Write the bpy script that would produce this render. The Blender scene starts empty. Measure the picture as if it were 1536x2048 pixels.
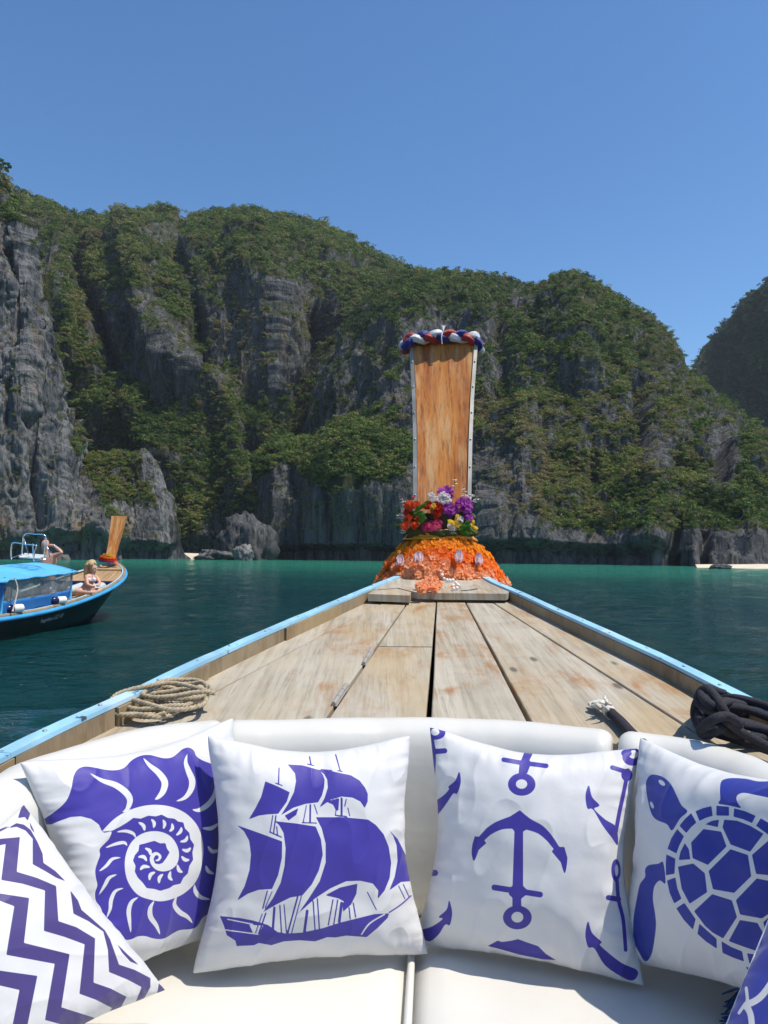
import bpy, bmesh, math, random
import numpy as np
from mathutils import Vector, Matrix, Euler

random.seed(7); RNG = np.random.default_rng(7)
scene = bpy.context.scene
COL = scene.collection
# ------------------------------------------------------------------ camera, sky, sun, exposure
F = 1479.0                      # focal length in photo pixels (photo 1536 x 2048)
HW = 1.5                        # eye height above the water
PITCH = math.radians(3.25); ROLL = math.radians(0.5)
cam_d = bpy.data.cameras.new('camera'); cam = bpy.data.objects.new('camera', cam_d); COL.objects.link(cam)
cam_d.sensor_fit = 'VERTICAL'; cam_d.sensor_height = 36.0; cam_d.lens = 36.0 * F / 2048.0
cam_d.clip_start = 0.05; cam_d.clip_end = 9000
ROT = (Matrix.Rotation(math.pi / 2 + PITCH, 3, 'X') @ Matrix.Rotation(ROLL, 3, 'Z'))
cam.matrix_world = Matrix.Translation((0, 0, HW)) @ ROT.to_4x4()
scene.camera = cam
SUN_EL, SUN_AZ = math.radians(64), math.radians(108)      # azimuth measured from forward (+Y) towards the right (+X)
SUN_DIR = Vector((math.sin(SUN_AZ) * math.cos(SUN_EL), math.cos(SUN_AZ) * math.cos(SUN_EL), math.sin(SUN_EL)))
world = bpy.data.worlds.new('World'); scene.world = world; world.use_nodes = True
wn = world.node_tree.nodes; wl = world.node_tree.links
wn.clear()
sky = wn.new('ShaderNodeTexSky'); sky.sky_type = 'NISHITA'; sky.sun_disc = False
sky.sun_elevation = SUN_EL; sky.sun_rotation = SUN_AZ
sky.altitude = 0; sky.air_density = 1.0; sky.dust_density = 0.3; sky.ozone_density = 4.0
bg = wn.new('ShaderNodeBackground'); bg.inputs['Strength'].default_value = 0.14
wo = wn.new('ShaderNodeOutputWorld')
hs = wn.new('ShaderNodeHueSaturation'); hs.inputs['Saturation'].default_value = 1.17
wl.new(sky.outputs[0], hs.inputs['Color']); wl.new(hs.outputs[0], bg.inputs[0]); wl.new(bg.outputs[0], wo.inputs[0])
sun_d = bpy.data.lights.new('sun', 'SUN'); sun_d.energy = 4.4; sun_d.angle = math.radians(0.53); sun_d.color = (1.0, 0.93, 0.82)
sun = bpy.data.objects.new('sun', sun_d); COL.objects.link(sun)
sun.rotation_euler = SUN_DIR.to_track_quat('Z', 'Y').to_euler()
scene.view_settings.view_transform = 'Standard'; scene.view_settings.look = 'None'
scene.view_settings.exposure = 0.24; scene.view_settings.gamma = 1.0; scene.view_settings.use_curve_mapping = False
scene.render.engine = 'CYCLES'
scene.cycles.max_bounces = 8; scene.cycles.transparent_max_bounces = 12
scene.cycles.use_denoising = True

# ------------------------------------------------------------------ geometry helpers
R3 = np.array(ROT)
CAMP = np.array((0, 0, HW))
def ray(px, py):
    return R3 @ np.array(((px - 768.0) / F, (1024.0 - py) / F, -1.0))
def at_y(px, py, Y):
    d = ray(px, py); return CAMP + d * (Y / d[1])
def at_plane(px, py, a, b=0.0):
    """point where the sight line meets the plane z = HW + a + b*y"""
    d = ray(px, py); t = a / (d[2] - b * d[1]); return CAMP + d * t
def proj(P):
    P = np.asarray(P, float).reshape(-1, 3) - CAMP
    q = P @ R3
    zz = np.minimum(q[:, 2], -1e-3)
    return np.stack((768 + F * q[:, 0] / -zz, 1024 - F * q[:, 1] / -zz), 1)

def tag(o, label=None, cat=None, group=None, kind=None):
    if label: o['label'] = label
    if cat: o['category'] = cat
    if group: o['group'] = group
    if kind: o['kind'] = kind
    return o
def link(name, data, parent=None):
    o = bpy.data.objects.new(name, data); COL.objects.link(o)
    if parent is not None:          # parts are modelled in world coordinates
        o.parent = parent
        o.matrix_parent_inverse = (parent.matrix_basis.inverted() if parent.parent is None else Matrix.Identity(4))
    return o
def thing(name, label, cat, loc=(0, 0, 0), group=None):
    o = link(name, None); o.empty_display_size = 0.1
    o.matrix_basis = Matrix.Translation(loc)
    return tag(o, label, cat, group)
def mesh(name, verts, faces, mat=None, smooth=False, uv=None):
    me = bpy.data.meshes.new(name)
    if isinstance(verts, np.ndarray): verts = verts.tolist()
    me.from_pydata(verts, [], [tuple(f) for f in faces]); me.update()
    if mat is not None:
        for m in (mat if isinstance(mat, (list, tuple)) else [mat]): me.materials.append(m)
    if smooth: me.polygons.foreach_set('use_smooth', [True] * len(me.polygons))
    return me
def obj(name, verts, faces, mat=None, parent=None, smooth=False):
    return link(name, mesh(name, verts, faces, mat, smooth), parent)
class MB:
    """collects shapes into one mesh"""
    def __init__(s): s.v = []; s.f = []
    def add(s, v, f):
        n = len(s.v); s.v += [tuple(p) for p in v]; s.f += [tuple(i + n for i in q) for q in f]; return s
    def box(s, c, size, M=None):
        x, y, z = [k / 2 for k in size]
        v = [Vector((a * x, b * y, e * z)) for a in (-1, 1) for b in (-1, 1) for e in (-1, 1)]
        if M is not None: v = [M @ p for p in v]
        v = [p + Vector(c) for p in v]
        return s.add(v, [(0, 1, 3, 2), (4, 6, 7, 5), (0, 4, 5, 1), (2, 3, 7, 6), (0, 2, 6, 4), (1, 5, 7, 3)])
    def tube(s, pts, r, n=8, caps=True):
        return s.add(*tube(pts, r, n, caps))
    def build(s, name, mat, parent=None, smooth=False):
        return obj(name, s.v, s.f, mat, parent, smooth)
def tube(pts, r, n=8, caps=True, closed=False):
    P = [Vector(p) for p in pts]; m = len(P)
    rr = r if hasattr(r, '__len__') else [r] * m
    v = []; f = []; up = None
    for i in range(m):
        t = (P[(i + 1) % m] - P[i - 1]) if closed else (P[min(i + 1, m - 1)] - P[max(i - 1, 0)])
        t.normalize()
        if up is None:
            up = Vector((0, 0, 1)) if abs(t.z) < 0.9 else Vector((1, 0, 0))
        a = t.cross(up).normalized(); up = a.cross(t).normalized()
        for k in range(n):
            th = 2 * math.pi * k / n
            v.append(P[i] + (a * math.cos(th) + up * math.sin(th)) * rr[i])
    for i in range(m if closed else m - 1):
        j = (i + 1) % m
        for k in range(n):
            l = (k + 1) % n
            f.append((i * n + k, i * n + l, j * n + l, j * n + k))
    if caps and not closed:
        f.append(tuple(range(n))); f.append(tuple((m - 1) * n + k for k in range(n - 1, -1, -1)))
    return v, f
def catmull(pts, n=8, closed=False):
    P = np.asarray(pts, float); m = len(P); out = []
    rng = range(m) if closed else range(m - 1)
    for i in rng:
        if closed: p0, p1, p2, p3 = P[i - 1], P[i], P[(i + 1) % m], P[(i + 2) % m]
        else: p0, p1, p2, p3 = P[max(i - 1, 0)], P[i], P[i + 1], P[min(i + 2, m - 1)]
        for k in range(n):
            t = k / n
            out.append(0.5 * ((2 * p1) + (p2 - p0) * t + (2 * p0 - 5 * p1 + 4 * p2 - p3) * t * t + (3 * p1 - p0 - 3 * p2 + p3) * t ** 3))
    if not closed: out.append(P[-1])
    return np.array(out)
def blob(c, r, n=12, m=8):
    """closed ellipsoid, verts and faces"""
    v = [(c[0], c[1], c[2] + r[2])]; f = []
    for i in range(1, m):
        ph = math.pi * i / m
        for k in range(n):
            th = 2 * math.pi * k / n
            v.append((c[0] + r[0] * math.sin(ph) * math.cos(th), c[1] + r[1] * math.sin(ph) * math.sin(th), c[2] + r[2] * math.cos(ph)))
    v.append((c[0], c[1], c[2] - r[2]))
    for k in range(n):
        f.append((0, 1 + k, 1 + (k + 1) % n))
        f.append((len(v) - 1, 1 + (m - 2) * n + (k + 1) % n, 1 + (m - 2) * n + k))
    for i in range(m - 2):
        for k in range(n):
            f.append((1 + i * n + k, 1 + (i + 1) * n + k, 1 + (i + 1) * n + (k + 1) % n, 1 + i * n + (k + 1) % n))
    return v, f
def prism(poly_top, depth, down=(0, 0, -1)):
    """closed slab under a polygon of 3D points"""
    n = len(poly_top); T = [Vector(p) for p in poly_top]; B = [p + Vector(down) * depth for p in T]
    f = [tuple(range(n)), tuple(range(2 * n - 1, n - 1, -1))]
    f += [(i, n + i, n + (i + 1) % n, (i + 1) % n) for i in range(n)]
    return T + B, f
def grid_mesh(name, G, mat, closed_u=False, attrs=None, smooth=True):
    """G: (rows, cols, 3)"""
    nr, nc = G.shape[:2]
    idx = np.arange(nr * nc).reshape(nr, nc)
    if closed_u: idx = np.concatenate((idx, idx[:, :1]), 1)
    q = np.stack((idx[:-1, :-1], idx[:-1, 1:], idx[1:, 1:], idx[1:, :-1]), -1).reshape(-1, 4)
    me = bpy.data.meshes.new(name)
    me.vertices.add(nr * nc); me.vertices.foreach_set('co', G.reshape(-1).astype(np.float32))
    me.loops.add(q.size); me.loops.foreach_set('vertex_index', q.reshape(-1).astype(np.int32))
    me.polygons.add(len(q)); me.polygons.foreach_set('loop_start', np.arange(0, q.size, 4, dtype=np.int32))
    me.polygons.foreach_set('use_smooth', np.full(len(q), smooth))
    me.materials.append(mat)
    for k, a in (attrs or {}).items():
        at = me.attributes.new(k, 'FLOAT', 'POINT'); at.data.foreach_set('value', a.reshape(-1).astype(np.float32))
    me.update(calc_edges=True); me.validate()
    return me
# numpy gradient noise
_perm = np.random.default_rng(3).permutation(256); _perm = np.concatenate((_perm, _perm, _perm))
_gr = np.random.default_rng(5).normal(size=(256, 3)); _gr /= np.linalg.norm(_gr, axis=1)[:, None]
def pnoise(x, y, z):
    x, y, z = np.broadcast_arrays(np.asarray(x, float), np.asarray(y, float), np.asarray(z, float))
    xi, yi, zi = np.floor(x).astype(int), np.floor(y).astype(int), np.floor(z).astype(int)
    xf, yf, zf = x - xi, y - yi, z - zi
    u, v, w = [t * t * t * (t * (t * 6 - 15) + 10) for t in (xf, yf, zf)]
    out = 0
    for i in (0, 1):
        for j in (0, 1):
            for k in (0, 1):
                h = _perm[_perm[_perm[(xi + i) & 255] + ((yi + j) & 255)] + ((zi + k) & 255)]
                g = _gr[h]
                d = g[..., 0] * (xf - i) + g[..., 1] * (yf - j) + g[..., 2] * (zf - k)
                out = out + d * (u if i else 1 - u) * (v if j else 1 - v) * (w if k else 1 - w)
    return out * 1.5
def fbm(x, y, z, oct=4, gain=0.5, lac=2.03):
    s = 0; a = 1.0
    for i in range(oct):
        s = s + a * pnoise(x + 17.3 * i, y - 9.1 * i, z + 5.7 * i); x, y, z = x * lac, y * lac, z * lac; a *= gain
    return s
def sstep(a, b, x):
    t = np.clip((x - a) / (b - a), 0, 1); return t * t * (3 - 2 * t)
# signed distances in 2D
def sd_seg(P, a, b):
    pa = P - a; ba = b - a
    h = np.clip((pa @ ba) / max(ba @ ba, 1e-9), 0, 1)
    return np.sqrt(((pa - h[:, None] * ba) ** 2).sum(1)), h
def sd_poly(P, pts):
    pts = np.asarray(pts, float); d = np.full(len(P), 1e9); ins = np.zeros(len(P), bool)
    for i in range(len(pts)):
        a, b = pts[i], pts[(i + 1) % len(pts)]
        d = np.minimum(d, sd_seg(P, a, b)[0])
        c = (a[1] > P[:, 1]) != (b[1] > P[:, 1])
        if abs(b[1] - a[1]) > 1e-9:
            ins ^= c & (P[:, 0] < (b[0] - a[0]) * (P[:, 1] - a[1]) / (b[1] - a[1]) + a[0])
    return np.where(ins, -d, d)
def sd_line(P, pts, w, taper=False):
    """stroke of full width w; taper: crescent, thickest in the middle"""
    pts = np.asarray(pts, float); d = np.full(len(P), 1e9); m = len(pts) - 1
    for i in range(m):
        dd, h = sd_seg(P, pts[i], pts[i + 1])
        r = w / 2 * (np.sin(np.pi * np.clip((i + h) / m, 0.02, 0.98)) ** 0.8 if taper else 1.0)
        d = np.minimum(d, dd - r)
    return d
def sd_ell(P, c, rx, ry, ang=0.0):
    q = P - np.array(c); ca, sa = math.cos(ang), math.sin(ang)
    x = q[:, 0] * ca + q[:, 1] * sa; y = -q[:, 0] * sa + q[:, 1] * ca
    k = np.sqrt((x / rx) ** 2 + (y / ry) ** 2)
    return (k - 1) * min(rx, ry)

# ------------------------------------------------------------------ materials
class NT:
    def __init__(s, name):
        s.m = bpy.data.materials.new(name); s.m.use_nodes = True
        s.n = s.m.node_tree.nodes; s.l = s.m.node_tree.links; s.n.clear()
        s.out = s.n.new('ShaderNodeOutputMaterial')
        s.b = s.n.new('ShaderNodeBsdfPrincipled'); s.l.new(s.b.outputs[0], s.out.inputs[0])
    def link(s, a, b): s.l.new(a, b)
    def set(s, sock, v):
        if hasattr(v, 'is_output') or isinstance(v, bpy.types.NodeSocket): s.l.new(v, sock)
        elif hasattr(v, '__len__') and len(v) == 3 and sock.type == 'RGBA': sock.default_value = (*v, 1)
        else: sock.default_value = v
    def coord(s, kind='Object', scale=(1, 1, 1), rot=(0, 0, 0), loc=(0, 0, 0), rnd=False):
        t = s.n.new('ShaderNodeTexCoord') if kind != 'World' else s.n.new('ShaderNodeNewGeometry')
        o = t.outputs['Position'] if kind == 'World' else t.outputs[kind]
        mp = s.n.new('ShaderNodeMapping'); mp.inputs['Scale'].default_value = scale; mp.inputs['Rotation'].default_value = rot
        mp.inputs['Location'].default_value = loc
        if rnd:
            oi = s.n.new('ShaderNodeObjectInfo'); mu = s.n.new('ShaderNodeMath'); mu.operation = 'MULTIPLY'; mu.inputs[1].default_value = 37.0
            s.l.new(oi.outputs['Random'], mu.inputs[0])
            cx = s.n.new('ShaderNodeCombineXYZ'); [s.l.new(mu.outputs[0], cx.inputs[i]) for i in range(3)]
            s.l.new(cx.outputs[0], mp.inputs['Location'])
        s.l.new(o, mp.inputs['Vector']); return mp.outputs[0]
    def noise(s, co, scale=5, detail=4, rough=0.55, dist=0.0):
        t = s.n.new('ShaderNodeTexNoise'); s.l.new(co, t.inputs['Vector'])
        t.inputs['Scale'].default_value = scale; t.inputs['Detail'].default_value = detail
        t.inputs['Roughness'].default_value = rough; t.inputs['Distortion'].default_value = dist
        return t.outputs['Fac']
    def vor(s, co, scale=5, feature='F1', out='Distance'):
        t = s.n.new('ShaderNodeTexVoronoi'); t.feature = feature; s.l.new(co, t.inputs['Vector']); t.inputs['Scale'].default_value = scale
        return t.outputs[out]
    def ramp(s, fac, stops, interp='LINEAR'):
        r = s.n.new('ShaderNodeValToRGB'); r.color_ramp.interpolation = interp
        e = r.color_ramp.elements
        while len(e) < len(stops): e.new(0.5)
        for k, (p, c) in enumerate(stops):
            e[k].position = p; e[k].color = (*c, 1) if hasattr(c, '__len__') else (c, c, c, 1)
        s.set(r.inputs[0], fac); return r.outputs[0]
    def mix(s, fac, a, b, mode='MIX'):
        x = s.n.new('ShaderNodeMix'); x.data_type = 'RGBA'; x.blend_type = mode
        s.set(x.inputs[0], fac); s.set(x.inputs[6], a); s.set(x.inputs[7], b); return x.outputs[2]
    def math(s, op, a, b=0.0, clamp=False):
        x = s.n.new('ShaderNodeMath'); x.operation = op; x.use_clamp = clamp
        s.set(x.inputs[0], a); s.set(x.inputs[1], b); return x.outputs[0]
    def rng(s, v, a, b, c=0.0, d=1.0, smooth=True):
        x = s.n.new('ShaderNodeMapRange'); x.interpolation_type = 'SMOOTHSTEP' if smooth else 'LINEAR'
        s.set(x.inputs[0], v)
        for k, q in zip((1, 2, 3, 4), (a, b, c, d)): x.inputs[k].default_value = q
        return x.outputs[0]
    def attr(s, name, typ='GEOMETRY', out='Fac'):
        a = s.n.new('ShaderNodeAttribute'); a.attribute_name = name; a.attribute_type = typ; return a.outputs[out]
    def bump(s, h, strength=0.3, dist=0.01, normal=None):
        b = s.n.new('ShaderNodeBump'); b.inputs['Strength'].default_value = strength; b.inputs['Distance'].default_value = dist
        s.l.new(h, b.inputs['Height'])
        if normal is not None: s.l.new(normal, b.inputs['Normal'])
        return b.outputs[0]
    def fin(s, color=None, rough=0.5, normal=None, metal=0.0, spec=0.5, **kw):
        if color is not None: s.set(s.b.inputs['Base Color'], color)
        s.set(s.b.inputs['Roughness'], rough); s.set(s.b.inputs['Metallic'], metal)
        s.b.inputs['Specular IOR Level'].default_value = spec
        if normal is not None: s.l.new(normal, s.b.inputs['Normal'])
        for k, v in kw.items(): s.set(s.b.inputs[k.replace('_', ' ')], v)
        return s.m
def m_plain(name, col, rough=0.5, var=0.15, scale=8.0, bump=0.1, bdist=0.003, metal=0.0, spec=0.4, **kw):
    t = NT(name); co = t.coord('Object')
    n = t.noise(co, scale, 5)
    c = t.mix(t.rng(n, 0.3, 0.7), tuple(k * (1 - var) for k in col), tuple(min(k * (1 + var), 1) for k in col))
    nb = t.noise(co, scale * 4, 4)
    return t.fin(c, rough, t.bump(nb, bump, bdist), metal, spec, **kw)
# ------------------------------------------------------------------ sea
def mat_sea():
    t = NT('sea_water')
    pos = t.coord('World')
    sx = t.n.new('ShaderNodeSeparateXYZ'); t.link(pos, sx.inputs[0])
    big = t.noise(t.coord('World', (0.02, 0.05, 1)), 1.0, 3)
    # depth follows the distance from the shore: shallow water is green, deep water dark teal
    yy = t.math('ADD', sx.outputs['Y'], t.math('MULTIPLY', big, 26.0))
    yy = t.math('ADD', yy, t.math('MULTIPLY', sx.outputs['X'], 0.5))
    sh = t.rng(yy, 36.0, 112.0)
    streak = t.noise(t.coord('World', (0.015, 0.12, 1)), 1.0, 4)
    c = t.mix(sh, (0.003, 0.037, 0.038), (0.026, 0.20, 0.130))
    c = t.mix(t.math('MULTIPLY', t.rng(streak, 0.5, 0.72), t.math('MULTIPLY', sh, 0.6)), c, (0.035, 0.21, 0.16))
    n1 = t.noise(t.coord('World', (0.55, 1.0, 1)), 1.1, 3, 0.5, 0.4)
    n2 = t.noise(t.coord('World', (1.2, 2.2, 1), rot=(0, 0, 0.5)), 2.3, 4, 0.6, 0.6)
    n3 = t.noise(t.coord('World', (1.0, 1.6, 1), rot=(0, 0, -0.4)), 9.0, 3, 0.6, 0.3)
    h = t.math('ADD', t.math('MULTIPLY', n1, 0.55), t.math('ADD', t.math('MULTIPLY', n2, 0.75), t.math('MULTIPLY', n3, 0.10)))
    m = t.fin(c, 0.07, t.bump(h, 0.9, 0.34), 0.0, 0.32)
    t.b.inputs['IOR'].default_value = 1.33
    return m
def build_sea():
    r = np.concatenate(([0.0], np.geomspace(0.6, 3200, 300)))
    a1 = np.radians(np.arange(-36, 36.01, 0.25)); a2 = np.radians(np.arange(40, 320.01, 4.0))
    ang = np.concatenate((a1, a2))
    X = r[:, None] * np.sin(ang)[None]; Y = r[:, None] * np.cos(ang)[None]
    amp = sstep(600, 60, r)[:, None]
    Z = amp * (0.045 * pnoise(X / 2.6, Y / 1.7, 0.3) + 0.025 * pnoise(X / 0.9, Y / 0.6, 3.3))
    G = np.stack((X, Y, Z), -1)
    me = grid_mesh('sea', G, mat_sea(), closed_u=True)
    tag(link('sea', me), kind='structure')
build_sea()

# ------------------------------------------------------------------ limestone hills
def mat_rock(name, tone=1.0):
    t = NT(name)
    co = t.coord('World', (1, 1, 0.16)); co2 = t.coord('World', (1, 1, 1))
    st = t.noise(co, 0.42, 6, 0.65, 0.5)            # vertical streaks
    fine = t.noise(t.coord('World', (1, 1, 0.3)), 1.9, 5, 0.65)
    big = t.noise(co2, 0.05, 3)
    c = t.ramp(st, [(0.28, tuple(k * tone for k in (0.055, 0.057, 0.06))), (0.46, tuple(k * tone for k in (0.15, 0.152, 0.155))), (0.62, tuple(k * tone for k in (0.25, 0.245, 0.235))), (0.8, tuple(k * tone for k in (0.38, 0.365, 0.34)))])
    c = t.mix(t.math('MULTIPLY', t.rng(t.noise(co, 0.16, 4), 0.56, 0.72), 0.6), c, (0.27, 0.19, 0.115))        # ochre stains
    crk = t.noise(t.coord('World', (1, 1, 0.10), loc=(5, 9, 2)), 1.0, 7, 0.68, 0.25)
    c = t.mix(t.math('MULTIPLY', t.rng(fine, 0.45, 0.3), 0.55), c, (0.035, 0.037, 0.04))
    c = t.mix(t.math('MULTIPLY', t.rng(crk, 0.48, 0.38), 0.75), c, (0.028, 0.030, 0.034))
    green = t.ramp(t.noise(co2, 0.6, 5), [(0.3, (0.025, 0.035, 0.014)), (0.5, (0.05, 0.06, 0.022)), (0.7, (0.11, 0.10, 0.045))])
    v = t.attr('veg')
    vv = t.math('ADD', v, t.math('MULTIPLY', t.math('SUBTRACT', t.noise(co2, 0.8, 5, 0.7), 0.5), 1.5))
    c = t.mix(t.rng(vv, 0.35, 0.62), c, green)
    h = t.math('ADD', t.math('MULTIPLY', st, 0.7), t.math('ADD', t.math('MULTIPLY', fine, 0.5), t.math('MULTIPLY', crk, 0.8)))
    return t.fin(c, 0.9, t.bump(h, 1.0, 1.6), 0, 0.15)
ROCK = mat_rock('limestone', 1.0); ROCK2 = mat_rock('weathered_limestone', 0.72)

def leaf_mat(name):
    t = NT(name)
    v = t.attr('tint', 'INSTANCER')
    c = t.ramp(v, [(0.0, (0.028, 0.064, 0.018)), (0.28, (0.070, 0.132, 0.028)), (0.5, (0.145, 0.205, 0.045)), (0.70, (0.225, 0.250, 0.062)), (0.85, (0.25, 0.225, 0.085)), (1.0, (0.29, 0.235, 0.12))])
    r = t.n.new('ShaderNodeNewGeometry')
    c = t.mix(0.35, c, t.mix(r.outputs['Random Per Island'], (0.4, 0.4, 0.4), (1.5, 1.5, 1.3)), 'MULTIPLY')
    tr = t.n.new('ShaderNodeBsdfTranslucent'); t.link(c, tr.inputs[0])
    mx = t.n.new('ShaderNodeMixShader'); mx.inputs[0].default_value = 0.25
    t.fin(c, 0.6, None, 0, 0.2)
    t.link(t.b.outputs[0], mx.inputs[1]); t.link(tr.outputs[0], mx.inputs[2]); t.link(mx.outputs[0], t.out.inputs[0])
    return t.m
LEAF = leaf_mat('foliage')

def clump(name, n, rng, shape=(1, 1, 0.8), leaf=(0.19, 0.36), mat=None):
    """a crown of many leaf-sized quads through a lumpy volume"""
    v = []; f = []
    lobes = [(rng.normal(size=3) * np.array((0.45, 0.45, 0.3)), rng.uniform(0.45, 0.75)) for _ in range(5)]
    for i in range(n):
        c0, rad = lobes[rng.integers(len(lobes))]
        d = rng.normal(size=3); d /= np.linalg.norm(d); d[2] = abs(d[2]) * 1.0 - 0.25
        p = (c0 + d * rad * rng.uniform(0.7, 1.05)) * np.array(shape)
        nrm = d + rng.normal(size=3) * 0.30; nrm /= np.linalg.norm(nrm)
        a = np.cross(nrm, rng.normal(size=3)); a /= np.linalg.norm(a); b = np.cross(nrm, a)
        s = rng.uniform(*leaf); w = s * rng.uniform(0.5, 0.8)
        k = len(v)
        v += [p - a * s * 0.5, p + b * w * 0.5, p + a * s * 0.5 - nrm * s * 0.15, p - b * w * 0.5]
        f.append((k, k + 1, k + 2, k + 3))
    return mesh(name, np.array(v), f, mat or LEAF)
PROTO = bpy.data.collections.new('foliage_clumps')
_r = np.random.default_rng(11)
for k in range(6):
    shp = [(1, 1, .8), (1, 1, 1.0), (1.2, 1.1, .6), (.8, .8, 1.2), (1, 1, .9), (1.1, .9, .7)][k]
    PROTO.objects.link(bpy.data.objects.new('foliage_clump_%d' % k, clump('foliage_clump', 140, _r, shp)))

def scatter(name, pts, scl, tint, group):
    n = len(pts)
    me = bpy.data.meshes.new(name); me.vertices.add(n); me.vertices.foreach_set('co', pts.reshape(-1).astype(np.float32))
    a = me.attributes.new('scl', 'FLOAT_VECTOR', 'POINT'); a.data.foreach_set('vector', scl.reshape(-1).astype(np.float32))
    rot = np.stack((RNG.normal(0, .15, n), RNG.normal(0, .15, n), RNG.uniform(0, 6.283, n)), 1)
    a = me.attributes.new('rot', 'FLOAT_VECTOR', 'POINT'); a.data.foreach_set('vector', rot.reshape(-1).astype(np.float32))
    a = me.attributes.new('tint', 'FLOAT', 'POINT'); a.data.foreach_set('value', tint.astype(np.float32))
    a = me.attributes.new('pick', 'INT', 'POINT'); a.data.foreach_set('value', RNG.integers(0, 6, n).astype(np.int32))
    me.update()
    o = link(name, me); tag(o, kind='stuff')
    ng = bpy.data.node_groups.new('scatter_' + name, 'GeometryNodeTree')
    ng.interface.new_socket('Geometry', in_out='INPUT', socket_type='NodeSocketGeometry')
    ng.interface.new_socket('Geometry', in_out='OUTPUT', socket_type='NodeSocketGeometry')
    N = ng.nodes; L = ng.links
    gi = N.new('NodeGroupInput'); go = N.new('NodeGroupOutput')
    ci = N.new('GeometryNodeCollectionInfo'); ci.inputs['Collection'].default_value = PROTO
    ci.inputs['Separate Children'].default_value = True; ci.inputs['Reset Children'].default_value = True
    ip = N.new('GeometryNodeInstanceOnPoints'); ip.inputs['Pick Instance'].default_value = True
    def na(nm, ty):
        q = N.new('GeometryNodeInputNamedAttribute'); q.data_type = ty; q.inputs['Name'].default_value = nm; return q.outputs['Attribute']
    L.new(gi.outputs[0], ip.inputs['Points']); L.new(ci.outputs[0], ip.inputs['Instance'])
    L.new(na('pick', 'INT'), ip.inputs['Instance Index'])
    er = N.new('FunctionNodeEulerToRotation'); L.new(na('rot', 'FLOAT_VECTOR'), er.inputs[0]); L.new(er.outputs[0], ip.inputs['Rotation'])
    L.new(na('scl', 'FLOAT_VECTOR'), ip.inputs['Scale'])
    L.new(ip.outputs[0], go.inputs[0])
    md = o.modifiers.new('scatter', 'NODES'); md.node_group = ng
    return o

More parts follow.
